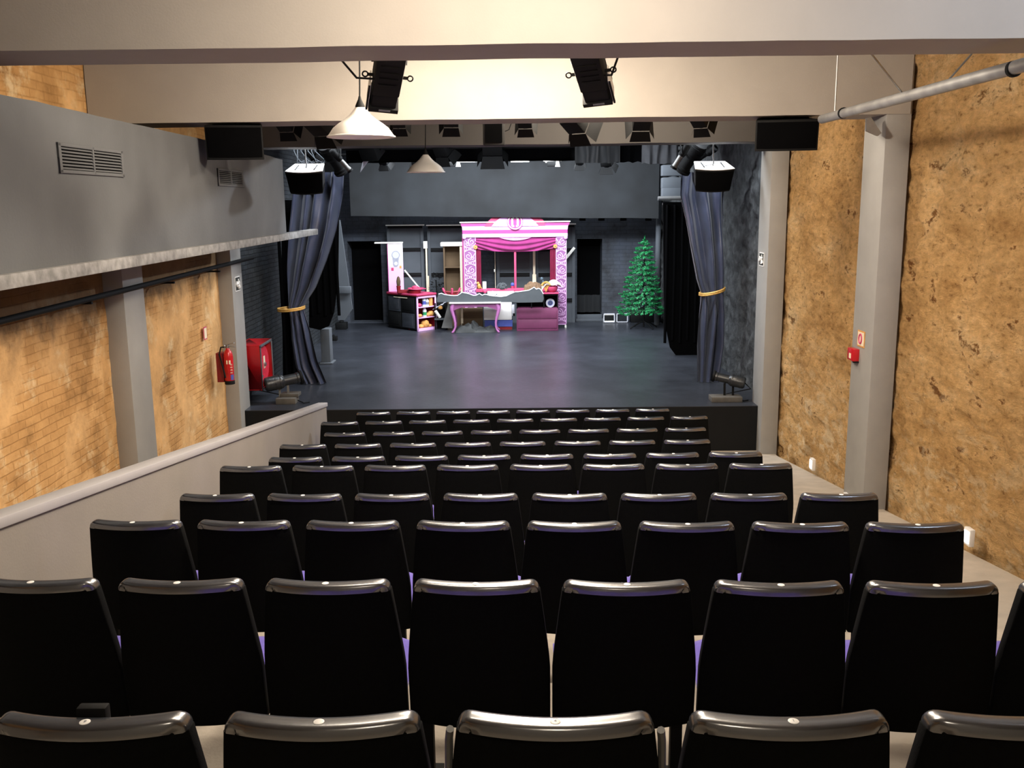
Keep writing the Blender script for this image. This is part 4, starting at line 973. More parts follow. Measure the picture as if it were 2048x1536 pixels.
for i, (px, y0, y1, w, hy, lab) in enumerate(((853.5, 483, 606, 6.5, 497, 'cream timber post with a wider head, left of the brown cabinet'), (990.5, 470, 640, 3.6, None, 'thin cream timber post seen through the left of the pink window'), (1068.5, 470, 640, 6, -549, 'cream timber post seen through the right of the pink window'))):
    Y_ = 22.0; a = at(px - w / 2, y0, Y_); b = at(px + w / 2, y1, Y_); t = thing('timber_post', lab, 'post', ((a.x + b.x) / 2, Y_, ZS), 'cream timber posts behind the set')
    g = G(); g.box(a.x, b.x, Y_, Y_ + .05, ZS, a.z); g.build('post', M['cream'], t, bevel=.004)
    if hy and hy > 0: h = at(px, hy, Y_).z; g = G(); g.box(a.x - .045, b.x + .012, Y_ - .012, Y_ + .06, h, a.z + .005); g.build('head_block', M['whitepaint'], t, bevel=.004); g = G(); q = at(861, 552, Y_).z; g.box(b.x, b.x + .03, Y_, Y_ + .05, ZS, q); g.build('side_strip', M['cream'], t)
    elif hy: h = at(px, -hy, Y_).z; g = G(); g.box(a.x - .015, b.x + .015, Y_ - .012, Y_ + .06, ZS, h); g.build('sleeve', M['cream'], t, bevel=.004)
    else: g = G(); q = at(px, 541, Y_).z; g.box(a.x - .02, a.x + .01, Y_ - .02, Y_ + .02, q - .03, q + .03); g.build('hinge', M['whitepaint'], t)
g = G(); g.bar(at(1132, 516, 21.95), at(1149, 495, 21.95), .045, .06); tag(g.build('timber_brace', M['whitepaint'], bevel=.004), 'short white diagonal timber brace right of the right pink pillar', 'brace')
# --- brown open cabinet
Yc = 21.45
a = at(886, 492, Yc); b = at(926, 590, Yc); zt_ = a.z; t = thing('open_cabinet', 'tall brown-backed cabinet with white top, left of the pink portal', 'cabinet', ((a.x + b.x) / 2, Yc, ZS))
tp0 = at(881, 485, Yc); tp1 = at(927, 492, Yc); g = G(); g.box(tp0.x, tp1.x, Yc - .05, Yc + .3, tp1.z, tp0.z); g.build('top_board', M['whitepaint'], t, bevel=.006)
g = G(); r0 = at(919.5, 500, Yc).x; g.box(r0, b.x, Yc - .02, Yc + .28, ZS, tp1.z); g.build('side_panel', M['cream'], t, bevel=.004)
g = G(); l1 = at(890, 500, Yc).x; g.box(a.x, l1 - .01, Yc, Yc + .28, ZS, tp1.z); g.build('side_panel', M['board'], t, bevel=.004)
g = G(); g.box(a.x, b.x, Yc + .25, Yc + .28, ZS, tp1.z); g.build('back_panel', M['board'], t)
zm = at(900, 535, Yc).z; g = G(); g.box(l1 - .01, r0, Yc + .02, Yc + .25, zm - .012, zm + .012); g.build('shelf', M['board'], t)
# --- pink counter at the left, turned away from the camera, with open shelves in its end
C = Vector((-2.278, 20.836, ZS)); e1 = Vector((-.76, .741, 0)).normalized(); e2 = Vector((e1.y, -e1.x, 0)); 
if e2.y < 0: e2 = -e2
Mc = Matrix(((e2.x, e1.x, 0, C.x), (e2.y, e1.y, 0, C.y), (0, 0, 1, ZS), (0, 0, 0, 1)))          # local x along the shelf end, y along the front
hc = at(835, 592, C.y).z - ZS; W, Ld = .56, 1.06; sd = .30
t = thing('shop_counter', 'pink-topped counter with black doors and open pink shelves at its end, left of the set', 'counter', C)
g = G(); g.box(-.01, W + .01, -.02, Ld, hc, hc + .035, Mc); g.build('counter_top', M['rose'], t, bevel=.006)
g = G(); g.box(-.012, W + .012, -.022, Ld, hc - .012, hc, Mc); g.build('counter_edge', M['darkred'], t)
g = G(); g.box(.005, W, sd, Ld - .01, .03, hc - .012, Mc); g.build('carcass', M['black'], t)
for k in range(2):
    for j in range(2):
        y0_ = sd - .24 + (Ld - sd + .20) * k / 2 + .03; y1_ = y0_ + (Ld - sd + .2) / 2 - .05; z0_ = .06 + j * (hc - .1) / 2; z1_ = z0_ + (hc - .14) / 2
        g = G(); g.box(-.012, .004, y0_, y1_, z0_, z1_, Mc); g.box(-.02, -.012, y0_ + .05, y1_ - .05, z0_ + .05, z1_ - .05, Mc); g.build('door', M['black' if k != j else 'blackgloss'], t, bevel=.004)
g = G(); g.box(0, .006, .02, sd + .02, .03, hc - .012, Mc); g.build('end_panel', M['black'], t)
g = G(); g.box(-.03, -.022, .30, .78, hc - .07, hc - .055, Mc); g.build('handle_rail', M['cream'], t)
g = G(); g.box(0, .035, -.01, .012, 0, hc - .012, Mc); g.box(W - .03, W, -.01, .012, 0, hc - .012, Mc); g.box(0, W, -.01, .012, hc - .06, hc - .012, Mc); g.box(0, W, -.01, .012, 0, .06, Mc); g.build('shelf_frame', M['lilac'], t, bevel=.003)
g = G(); g.box(W - .012, W, 0, sd, 0, hc - .012, Mc); g.box(.006, .012, 0, sd, .03, hc - .012, Mc); g.box(0, W, sd - .012, sd, .02, hc - .012, Mc); g.build('shelf_lining', M['darkred'], t)
SH = [.05, .05 + (hc - .1) * .36, .05 + (hc - .1) * .70]
for z in SH: g = G(); g.box(.012, W - .012, -.005, sd - .012, z - .018, z, Mc); g.build('shelf', M['lilac'], t)
def item(name, lab, cat, fn, grp=None):
    g = G(); fn(g); return tag(g.build(name, None, smooth=60), lab, cat, grp)
def sp(x, z, y=.07): return Mc @ Vector((x, y, z))
def bottle(x, z, r, h, m, lab, name='bottle', capm='white', lbl=None):
    p = sp(x, z); t = thing(name, lab, 'bottle' if name == 'bottle' else name, p, 'goods on the pink counter shelves')
    g = G(); g.lathe([(r, 0), (r, h * .75), (r * .7, h * .85), (r * .55, h * .88)], p, n=16); g.build('body', M[m], t)
    g = G(); g.cyl(p + Vector((0, 0, h * .88)), p + Vector((0, 0, h)), r * .6); g.build('cap', M[capm], t)
    if lbl: g = G(); g.cyl(p + Vector((0, 0, h * .2)), p + Vector((0, 0, h * .55)), r * 1.03); g.build('label', M[lbl], t)
bottle(.27, SH[2], .042, .22, 'dialgrey', 'pale blue grey bottle on the top shelf of the pink counter', lbl='blue')
bottle(.36, SH[2], .040, .17, 'white', 'white tin with a dark ring on the top shelf of the pink counter', 'tin', lbl='ink')
bottle(.46, SH[2], .05, .25, 'bread', 'tall amber jar at the right of the top shelf of the pink counter', 'jar', capm='gold')
bottle(.28, SH[1], .045, .20, 'dialgrey', 'jar with a green band on the middle shelf of the pink counter', 'jar', lbl='green')
def loaf(x, z, r, lab, sx=1.2, y=.07, m='bread', sz=.7, name='loaf', cat='bread'):
    p = sp(x, z, y); g = G(); g.ball(p + Vector((0, 0, r * sz)), r, 12, 8, sx, 1, sz, jit=.25)
    tag(g.build(name, M[m], smooth=80, loc=p), lab, cat, 'goods on the pink counter shelves')
loaf(.11, SH[2], .06, 'small dark red heap at the left of the top shelf', m='rose', name='fruit_heap', cat='fruit')
loaf(.13, SH[1], .055, 'small golden loaf at the left of the middle shelf')
loaf(.37, SH[1], .06, 'round golden loaf in the centre of the middle shelf', 1, .06)
loaf(.46, SH[1], .085, 'large golden loaf at the right of the middle shelf', 1)
loaf(.16, SH[0], .065, 'small golden bun at the left of the bottom shelf')
loaf(.28, SH[0], .085, 'large golden loaf in the middle of the bottom shelf', 1.2, sz=1)
loaf(.40, SH[0], .055, 'small golden bun at the right of the bottom shelf')
# pink panel standing on the counter
Yp = 21.62; a = at(775, 487, Yp); b = at(808, 584, Yp); zc_ = ZS + hc + .035
t = thing('painted_panel', 'pink and white painted panel with a kitchen scale picture, standing on the left counter', 'scenery panel', ((a.x + b.x) / 2, Yp, zc_))
PM, nt, p_ = new_mat('panel_gradient_paint'); gg_ = N(nt, 'ShaderNodeNewGeometry'); sx = N(nt, 'ShaderNodeSeparateXYZ'); nt.links.new(gg_.outputs['Position'], sx.inputs[0])
mr = N(nt, 'ShaderNodeMapRange'); nt.links.new(sx.outputs[2], mr.inputs[0]); mr.inputs[1].default_value = a.z - .55; mr.inputs[2].default_value = a.z - .35
rp = ramp(nt, [(0, rgb(236, 188, 240)), (1, rgb(250, 240, 250))]); nt.links.new(mr.outputs[0], rp.inputs[0]); nt.links.new(rp.outputs[0], p_.inputs['Base Color'])
g = G(); g.box(a.x, b.x, Yp, Yp + .02, zc_, a.z); g.build('panel', PM, t)
g = G(); g.box(a.x - .012, a.x, Yp - .003, Yp + .03, zc_, a.z); g.build('edge', M['magenta'], t)
g = G(); l = at(749, 488, Yp); g.box(l.x, b.x, Yp - .02, Yp + .14, a.z, a.z + .03); g.build('top_board', M['whitepaint'], t, bevel=.004)
def pxy(px, py): v = at(px, py, Yp); return (v.x, v.z)
c = pxy(791.5, 510); s_ = 20.2 / FPX * Yp / 20.2
u_ = Yp / FPX
g = G(); g.ring(c, 8.5 * u_, 6.4 * u_, Yp - .006, Yp); g.prism(P2([(785, 516), (798, 516), (797, 530), (794, 534), (789, 534), (786, 530)], Yp), Yp - .004, Yp); g.build('scale_picture', M['picgrey'], t)
g = G(); g.cyl((c[0], Yp - .005, c[1]), (c[0], Yp, c[1]), 6.6 * u_, n=28); q = pxy(792, 527); g.build('scale_dial', M['dialgrey'], t)
g = G(); g.cyl((q[0], Yp - .008, q[1]), (q[0], Yp - .001, q[1]), 3.3 * u_, n=20); g.build('scale_pan', M['white'], t)
g = G(); q = pxy(785, 538.5); g.box(q[0] - 2.5 * u_, q[0] + 2.5 * u_, Yp - .004, Yp, q[1] - 3 * u_, q[1] + 3 * u_); g.build('note', M['rose'], t, label='small red square note')
g = G(); q = pxy(801, 534); g.box(q[0] - 2 * u_, q[0] + 2 * u_, Yp - .004, Yp, q[1] - 2.6 * u_, q[1] + 2.6 * u_); g.build('note', M['bread'], t, label='small beige square note')
g = G(); g.bar(at(809, 540, Yp + .03), at(838, 575, Yp + .06), .05, .03); tag(g.build('timber_brace', M['whitepaint'], bevel=.003), 'white diagonal timber brace propping the pink panel', 'brace')
q = at(797.5, 582, 21.35); q.z = zc_
t = thing('potted_cactus', 'brown cactus in a dark red pot on the left counter before the pink panel', 'plant', q)
g = G(); g.lathe([(.038, 0), (.048, .13), (.052, .13), (.052, .15), (.03, .15)], q, n=18); g.build('pot', M['darkred'], t)
g = G(); g.ball(q + Vector((0, 0, .25)), .12, 16, 12, .36, .36, 1, jit=.1)
for k in range(6): qq = k * PI / 3; g.tube([q + Vector((.042 * math.cos(qq) * f, .042 * math.sin(qq) * f, z)) for z, f in ((.15, .8), (.25, 1.05), (.34, .6))], .006, 5)
g.build('cactus', M['board'], t)
def heap(name, lab, cat, px, py, Y, parts, grp=None, zbase=None):
    o = at(px, py, Y)
    if zbase is not None: o.z = zbase
    t = thing(name, lab, cat, o, grp)
    for nm, m, lst in parts:
        g = G()
        for (k, *r) in lst:
            if k == 'b': g.ball(o + Vector(r[0]), r[1], 14, 10, *r[2], jit=r[3] if len(r) > 3 else .2)
            if k == 'x': g.box(o.x + r[0], o.x + r[1], o.y + r[2], o.y + r[3], o.z + r[4], o.z + r[5])
            if k == 'l': g.lathe(r[0], o + Vector(r[1]), n=24)
            if k == 't': g.tube([o + Vector(p) for p in r[0]], r[1], 7)
        g.build(nm, M[m], t, smooth=60, bevel=.003 if all(k[0] == 'x' for k in lst) else 0)
    return t
p = Mc @ Vector((.16, .45, hc + .035))
heap('prop_tray', 'dark purple red tray lying on the left counter', 'tray', 808, 580, p.y + .02, [('tray', 'darkred', [('x', -.13, .12, -.12, .12, 0, .012), ('x', -.13, .12, -.12, -.105, .012, .06), ('x', -.13, .12, .105, .12, .012, .06), ('x', -.13, -.115, -.12, .12, .012, .06), ('x', .105, .12, -.12, .12, .012, .06)])], zbase=zc_)
heap('prop_pans', 'pile of pink and crimson toy pans on the left counter', 'pans', 829, 581, 21.12, [('lower_pan', 'darkred', [('l', [(.13, 0), (.15, .07), (.14, .07), (.12, .012)], (0, 0, 0))]), ('upper_pan', 'rose', [('l', [(.12, .07), (.19, .10), (.18, .12), (.10, .09)], (.03, 0, 0)), ('b', (.02, 0, .13), .06, (1.4, 1, .7))]), ('handle', 'rose', [('t', [(.18, 0, .11), (.26, -.03, .10)], .012)])], zbase=zc_)
# --- pink portal
M['sheen'] = mat('painted_velvet_sheen', rgb(196, 128, 178), .7)
YP = 21.25
def PP(pts): return P2(pts, YP)
c0 = at(1030, 560, YP); t = thing('puppet_portal', 'pink painted shop-window portal with scrollwork pillars, cornice, round emblem and draped curtain', 'stage set', (c0.x, YP, ZS))
base_z = ZS
for (x0, x1, x2, x3, yb_) in ((928.5, 951.5, 928.5, 953, 650), (1111.5, 1132, 1112, 1134, 650)):
    tl = at(x0, 474, YP); tr = at(x1, 474, YP); z0 = base_z + .07
    L0, R0 = (at(x2, 585, YP).x + tl.x) / 2, (at(x3, 585, YP).x + tr.x) / 2
    g = G(); g.box(L0, R0, YP, YP + .05, z0, tl.z); pil = g.build('pillar', M['mauve'], t)
    g = G(); e = .014
    g.box(L0, L0 + e, YP - .008, YP, z0, tl.z); g.box(R0 - e, R0, YP - .008, YP, z0, tl.z); g.box(L0, R0, YP - .008, YP, tl.z - e, tl.z); g.box(L0, R0, YP - .008, YP, z0, z0 + e); g.build('pillar_border', M['lilac'], pil)
    g = G(); cx = (L0 + R0) / 2; w = (R0 - L0) / 2 - e; z = tl.z - .03; k = 0; wd = .016
    def spiral(cx_, cz, r, turns, a0, sgn, g=g):
        pts = []
        for i in range(30):
            f = i / 29; rr = r * (1 - .82 * f); q = a0 + sgn * turns * 2 * PI * f; pts.append((cx_ + rr * math.cos(q), cz + rr * math.sin(q)))
        g.ribbon(pts, wd, YP - .008, YP)
    while z - .36 > z0 - .05:
        s = 1 if k % 2 == 0 else -1; r = w * .66
        spiral(cx + s * w * .30, z - r, r, 1.35, PI * .5 if s > 0 else PI * .5, s)
        spiral(cx - s * w * .42, z - r * 1.5, r * .66, 1.3, 0 if s > 0 else PI, -s)
        pts = [(cx - s * w, z - .01), (cx - s * w * .2, z - r * 2.1), (cx + s * w * .5, z - r * 2.2), (cx + s * w, z - r * 1.7)]; g.ribbon(pts, wd, YP - .008, YP)
        zc = z - .235
        g.ring((cx, zc), .030, .014, YP - .008, YP, 16)
        for sx_ in (-1, 1):
            for sz_ in (-1, 1):
                g.ribbon([(cx + sx_ * .02, zc + sz_ * .02), (cx + sx_ * w * .55, zc + sz_ * .035), (cx + sx_ * w, zc + sz_ * .065)], wd, YP - .008, YP)
            g.ribbon([(cx + sx_ * w * .98, zc - .045), (cx + sx_ * w * .55, zc), (cx + sx_ * w * .98, zc + .045)], wd * .8, YP - .008, YP)
        z -= .315; k += 1
    g.build('scrollwork', M['lilac'], pil, smooth=0)
    g = G(); g.box(cx - .11, cx - .07, YP, YP + .05, ZS, z0); g.box(cx + .08, cx + .12, YP, YP + .05, ZS, z0); g.build('foot', M['whitepaint'], pil)
    if x0 < 1000: q = at(924, 480, YP).x; g = G(); g.box(q, L0, YP + .03, YP + .06, ZS + .3, tl.z); g.build('side_return', M['magenta'], t)
bands = [('pink', [(924, 453.0), (1136, 450.5), (1135, 458.5), (925, 460.5)]), ('magenta', [(924.5, 460.5), (1135, 458.5), (1135, 466), (925, 468)]), ('pink', [(925, 468), (1135, 466), (1135, 473), (925, 475)]), ('magenta', [(921, 446), (1140, 443.5), (1137, 450.5), (923, 453)])]
for m, poly in bands: g = G(); g.prism(PP(poly), YP - .03, YP + .05); g.build('cornice_band', M[m], t, smooth=0, label='magenta band' if m == 'magenta' else 'pale pink band')
g = G(); g.prism(PP([(919.5, 444), (1140.5, 441.5), (1140.5, 443.5), (919.5, 446)]), YP - .06, YP + .07); g.build('cornice_top', M['whitepaint'], t)
arc_o = [(969, 453), (976, 443), (982, 437), (990, 431), (1004, 425), (1030, 422), (1056, 424), (1070, 429), (1080, 434), (1088, 442), (1091, 451)]
arc_i = [(983, 453), (990, 444), (1000, 436), (1014, 430), (1030, 428), (1048, 430), (1060, 435), (1070, 443), (1077, 451.5)]
g = G(); g.prism(PP(arc_o), YP - .04, YP + .03); g.build('pediment', M['rose'], t, smooth=0)
g = G(); g.prism(PP(arc_i), YP - .05, YP - .04); g.build('pediment_panel', M['pink'], t, smooth=0)
ce = pxy_ = at(1030, 444, YP - .06); cc = (ce.x, ce.z); uu = YP / FPX
g = G(); g.cyl((cc[0], YP - .065, cc[1]), (cc[0], YP - .05, cc[1]), 15.6 * uu, n=40); em = g.build('emblem', M['magenta'], t)
g = G(); g.ring(cc, 14.4 * uu, 12.6 * uu, YP - .072, YP - .065, 40)
for s in (-1, 1):
    x = cc[0] + s * 5.4 * uu; q = 1.7 * uu
    g.box(x - q, x + q, YP - .072, YP - .065, cc[1] - 8 * uu, cc[1] + 8 * uu)
    for zz in (-1, 1): g.box(min(x, x - s * 3.6 * uu), max(x, x - s * 3.6 * uu), YP - .072, YP - .065, cc[1] + zz * 8 * uu - q, cc[1] + zz * 8 * uu + q)
g.build('emblem_mark', M['white'], em, smooth=0)
for x in (928.5, 1131.5): 
    q = at(x, 475, YP); g = G(); g.ball((q.x, YP - .04, q.z), .042, 14, 10); g.build('knob', M['pink'], t)
# swagged valance and side curtains inside the portal
tl, tr = at(950, 474, YP), at(1112, 473, YP)
def sw(a, b):
    x = tl.x + (tr.x - tl.x) * a; s_ = 4 * a * (1 - a)
    zlow = at(950, 497, YP).z - .085 * s_ ** .8
    z = tl.z - (tl.z - zlow) * b
    f = math.sin(b * 26 - s_ * 9 * (0.35 + b)) * .022 * (.4 + .6 * b)
    return (x, YP + .02 - .03 * math.sin(b * PI) + f, z)
G().grid(sw, 60, 50).build('swag', M['velvet'], t, smooth=180, label='swagged magenta valance')
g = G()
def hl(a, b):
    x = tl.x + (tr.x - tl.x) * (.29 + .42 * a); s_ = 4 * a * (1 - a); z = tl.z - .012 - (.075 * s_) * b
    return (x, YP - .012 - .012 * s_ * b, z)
g.grid(hl, 30, 6); g.build('painted_swag_sheen', M['sheen'], t, smooth=180, label='pale sheen painted on the valance')  # separate pale strip puts the sheen of the swag into colour
for x0, x1 in ((951, 963), (1100, 1112)):
    a, b = at(x0, 495, YP), at(x1, 580, YP)
    g = G(); g.grid(lambda s, v, a=a, b=b: (a.x + (b.x - a.x) * s, YP + .03 + .014 * math.sin(s * 22), b.z + (a.z - b.z) * v), 40, 4); g.build('side_curtain', M['velvetdark'], t, smooth=180)
for x, y in ((951, 494.5), (1110.5, 492.5)):
    q = at(x, y, YP); g = G(); n = 10
    g.cyl((q.x, YP - .04, q.z), (q.x, YP - .02, q.z), .030, n=16)
    for k in range(n): a_ = 2 * PI * k / n; g.ball((q.x + .034 * math.cos(a_), YP - .03, q.z + .034 * math.sin(a_)), .014, 8, 6)
    ro = g.build('rosette', M['gold'], t); g = G(); g.ball((q.x, YP - .045, q.z), .012, 10, 6); g.build('rosette_centre', M['rose'], ro)
a, b = at(1028, 500, YP), at(1033, 580, YP); g = G(); g.box(a.x, b.x, YP + .05, YP + .09, b.z, a.z); g.build('mullion', M['rose'], t)
a, b = at(952, 577.5, YP), at(1045, 583, YP); bx = at(1112, 578, YP).x; g = G(); g.box(a.x, bx, YP - .05, YP + .12, b.z, a.z); sill = g.build('sill', M['rose'], t, bevel=.005)
g = G()
a2, b2 = at(975, 582, YP), at(1028, 592, YP)
n = 15
for k in range(n): x = a2.x + (b2.x - a2.x) * k / n; g.box(x, x + (b2.x - a2.x) / n * .86, YP - .075, YP - .05, b2.z, a2.z)
g.build('fringe', M['white'], t, label='white fringe under the sill')
q = at(970, 583, YP - .05); g = G(); g.ball((q.x, YP - .07, q.z), .04, 12, 8, 1, .4, 1); g.ball((q.x - .025, YP - .07, q.z + .02), .03, 10, 8, 1, .4, 1); g.ball((q.x + .025, YP - .07, q.z + .02), .03, 10, 8, 1, .4, 1); g.build('heart', M['rose'], t)
zsill = at(952, 577.5, YP).z
def on_sill(px): v = at(px, 577, YP - .02); return Vector((v.x, YP + .0, zsill))
q = on_sill(969); g = G(); g.lathe([(.045, 0), (.045, .145)], q, n=18); t = thing('tall_tin', 'tall white tin on the pink sill at the left of the window', 'tin', q); g.build('body', M['white'], t)
g = G(); g.lathe([(.047, .145), (.047, .16), (.02, .162)], q, n=18); g.build('lid', M['dialgrey'], t)
q = on_sill(960) + Vector((-.02, -.04, 0)); t = thing('bird_figure', 'small golden bird figure beside the white tin', 'figurine', q)
g = G(); g.ball(q + Vector((0, 0, .06)), .06, 14, 10, .7, .6, 1); g.ball(q + Vector((-.02, 0, .13)), .032, 12, 8); g.tube([q + Vector((.02, 0, .05)), q + Vector((.06, 0, -.0 + .01))], [.025, .008], 8); g.build('body', M['gold'], t)
g = G(); g.lathe([(.012, 0), (.001, .04)], q + Vector((-.045, 0, .13)), (-1, 0, -.1), 8); g.build('beak', M['cream'], t)
q = on_sill(1004) + Vector((0, 0, .004)); g = G(); 
for k in range(60):
    d = Vector((random.uniform(-1, 1), random.uniform(-.6, .6), random.uniform(0, 1))).normalized(); pp = q + Vector((d.x * .12, d.y * .08, d.z * .115)); g.ball(pp, .02, 6, 4, jit=.4)
g.ball(q + Vector((0, 0, .03)), .1, 12, 8, 1.1, .7, .9); tag(g.build('bush_ball', M['greyboard'], loc=q), 'grey bushy half ball on the sill in the middle of the window', 'bush')
q = on_sill(1025); t = thing('flower_pot', 'small pot with a dark purple ball plant beside the mullion', 'plant', q)
g = G(); g.lathe([(.03, 0), (.04, .055), (.036, .055)], q, n=16); g.build('pot', M['rose'], t); g = G(); g.ball(q + Vector((0, 0, .085)), .045, 12, 8, jit=.25); g.build('foliage', M['blue'], t)
# --- serving counter at the right of the portal
YC = 20.72; a = at(1033, 617, YC); b = at(1116.5, 663, YC); tp_ = at(1117.5, 585, YC)
t = thing('serving_counter', 'plum serving counter with dark open compartments, in front of the right pink pillar', 'counter', ((a.x + b.x) / 2, YC, ZS))
g = G(); g.box(a.x, b.x, YC, YC + .42, ZS, a.z); g.build('lower_cabinet', M['chest'], t, bevel=.006)
g = G(); g.box(a.x + .03, b.x - .03, YC - .012, YC, ZS + .06, ZS + .25); g.box(a.x + .03, b.x - .03, YC - .012, YC, ZS + .28, a.z - .03); g.build('drawer_front', M['chest'], t, bevel=.006)
g = G(); g.box(a.x, b.x, YC + .38, YC + .42, a.z, tp_.z - .03); g.box(a.x, a.x + .02, YC, YC + .4, a.z, tp_.z - .03); g.box(b.x - .02, b.x, YC, YC + .4, a.z, tp_.z - .03); g.box(a.x, b.x, YC, YC + .4, tp_.z - .06, tp_.z - .03)
for f in (.36, .66): g.box(a.x + (b.x - a.x) * f - .01, a.x + (b.x - a.x) * f + .01, YC + .02, YC + .4, a.z, tp_.z - .05)
g.build('compartments', M['black'], t)
g = G(); g.box(a.x - .02, tp_.x, YC - .03, YC + .44, tp_.z - .03, tp_.z); g.build('counter_top', M['rose'], t, bevel=.005)
zq = tp_.z
q = at(1101, 609, YC + .02); t = thing('display_plate', 'round blue and white plate standing in the serving counter compartment', 'plate', (q.x, YC + .15, a.z + .001))
cz = a.z + .1; g = G(); g.cyl((q.x, YC + .16, cz), (q.x, YC + .14, cz), .10, n=32); g.build('dish', M['blue'], t)
g = G(); g.ring((q.x, cz), .098, .058, YC + .132, YC + .14, 32); g.build('rim', M['dialgrey'], t)
g = G(); 
for k in range(7): a_ = 2 * PI * k / 7; g.ball((q.x + .028 * math.cos(a_), YC + .138, cz + .028 * math.sin(a_)), .014, 8, 6, 1, .3, 1)
g.build('flower_print', M['flat'], t)
q = at(1104, 585, YC + .12); q.z = zq
t = thing('pink_bowl', 'round deep pink bowl at the right end of the serving counter', 'bowl', q)
g = G(); g.lathe([(.05, 0), (.09, .02), (.13, .08), (.125, .13), (.118, .128), (.12, .08), (.05, .02)], q, n=28); g.build('bowl', M['rose'], t, smooth=60)
g = G(); o = q + Vector((0, 0, .13)); g.grid(lambda s, v: o + Vector(((s - .5) * .46 + .0, (v - .5) * .28, .03 * math.sin(s * 9 + v * 4) + .10 * (1 - (2 * s - 1) ** 2) + .02 - .06 * abs(2 * v - 1) ** 2 - .05 * max(0, .25 - s) * 4)), 24, 16)
tag(g.build('white_cloth', M['whitepaint'], smooth=180, loc=o), 'crumpled white cloth spilling over the pink bowl', 'cloth')
q2 = at(1092, 566, YC + .02); t = thing('golden_posy', 'golden dried flower posy leaning in front of the white cloth', 'flowers', (q2.x, q2.y, zq))
g = G()
for k in range(9): a_ = -1.2 + k * .3; g.tube([(q2.x, q2.y, zq + .01), (q2.x + .05 * math.sin(a_), q2.y, zq + .12), (q2.x + .095 * math.sin(a_), q2.y - .02, zq + .14 + .09 * math.cos(a_))], .006, 5)
g.build('stem', M['bread'], t)
g = G()
for k in range(9): a_ = -1.2 + k * .3; g.ball((q2.x + .095 * math.sin(a_), q2.y - .02, zq + .14 + .09 * math.cos(a_)), .022, 8, 6, jit=.4)
g.build('flower_head', M['gold'], t)
g = G(); g.tube([(q2.x - .03, q2.y, zq + .15), (q2.x - .08, q2.y, zq + .28)], .02, 6); g.ball((q2.x - .09, q2.y, zq + .30), .035, 8, 6, jit=.6); g.build('blue_sprig', M['sprig'], t, label='bluish sprig')
q = at(1062, 583, YC + .18); q.z = zq
g = G(); g.grid(lambda s, v: (q.x - .16 + .42 * s, q.y - .02 + .22 * (v - .5), zq + .005 + (.22 + .06 * noise.noise(Vector((s * 4, v * 4, 2)))) * math.sin(PI * min(1, max(0, v))) ** .6 * (.35 + .65 * math.sin(PI * s) ** .5) + .02 * noise.noise(Vector((s * 9, v * 8, 5)))), 30, 18)
tag(g.build('brown_fur', M['brown'], smooth=180, loc=q), 'brown furry cloth draped on the serving counter left of the bowl', 'cloth')
# --- pink table with curved legs
f1 = atz(905, 667, ZS); YT = 20.4
zt_ = at(950, 604.5, YT).z; xl = at(898, 606, YT).x; xr = at(1002, 606, YT).x; D_ = .5
t = thing('pink_table', 'pink side table with curved legs under the torn grey ground row', 'table', ((xl + xr) / 2, YT + D_ / 2, ZS))
g = G(); g.box(xl, xr, YT - .02, YT + D_, zt_ - .03, zt_); g.build('table_top', M['whitepaint'], t, bevel=.008)
g = G(); g.prism([(xl + .08, zt_ - .03), (xr - .08, zt_ - .03), (xr - .08, zt_ - .19), (xr - .16, zt_ - .15), (xr - .30, zt_ - .105), (xl + .30, zt_ - .105), (xl + .16, zt_ - .15), (xl + .08, zt_ - .19)], YT + .02, YT + .045)
g.box(xl + .08, xl + .10, YT + .04, YT + D_ - .05, zt_ - .13, zt_ - .03); g.box(xr - .10, xr - .08, YT + .04, YT + D_ - .05, zt_ - .13, zt_ - .03); g.build('apron', M['apron'], t, smooth=0)
for sx_, yy in ((-1, YT + .05), (1, YT + .05), (-1, YT + D_ - .06), (1, YT + D_ - .06)):
    x = (xl + .09) if sx_ < 0 else (xr - .09); h_ = zt_ - .04 - ZS
    prof = [(0, 0.02), (.0, .06), (.012, .12), (.035, .25), (.05, .4), (.05, .55), (.03, .72), (-.02, .86), (-.035, .93), (-.02, 1.0)]
    pts = [(x + sx_ * (-.05 + (-.0 + o)) * 1.0 + 0, yy, zt_ - .04 - h_ * (0 + v) if False else ZS + h_ * (1 - v)) for o, v in []]
    pts = []; rr = []
    for v, o, r in ((1, 0, .045), (.9, .03, .05), (.8, .035, .045), (.65, .015, .036), (.5, -.012, .03), (.35, -.03, .025), (.2, -.03, .021), (.1, -.012, .02), (.05, .012, .024), (.012, .035, .026), (.0, .05, .012)):
        pts.append((x + sx_ * o, yy - (.0 if yy < YT + .2 else 0), ZS + .012 + (h_ - .012) * v)); rr.append(r)
    g = G(); g.tube(pts, rr, 10); g.build('leg', M['tablepink'], t, smooth=80)
# --- torn grey ground row resting on the table
YG = YT + .03
top_ = [(120, 330), (160, 322), (200, 336), (290, 350), (345, 352), (390, 348), (425, 325), (450, 305), (480, 312), (520, 322), (560, 330), (610, 350), (650, 350), (680, 332), (700, 325), (735, 348), (770, 335), (800, 338), (840, 350), (870, 355), (930, 358), (1000, 365), (1080, 355), (1130, 330), (1200, 300), (1250, 298), (1300, 290), (1350, 285), (1400, 275), (1440, 252), (1470, 235), (1490, 252), (1505, 262), (1530, 250), (1560, 262), (1585, 300), (1600, 330)]
bot_ = [(1606, 400), (1590, 445), (1400, 450), (1250, 452), (1150, 447), (1000, 446), (600, 444), (300, 444), (100, 447), (95, 400)]
cv = lambda L: [(x / 7.062 + 860, y / 7.062 + 540) for x, y in L]
t = thing('ground_row', 'long grey torn-edged scenery ground row resting on the pink table', 'scenery', (at(985, 603, YG).x, YG, zt_))
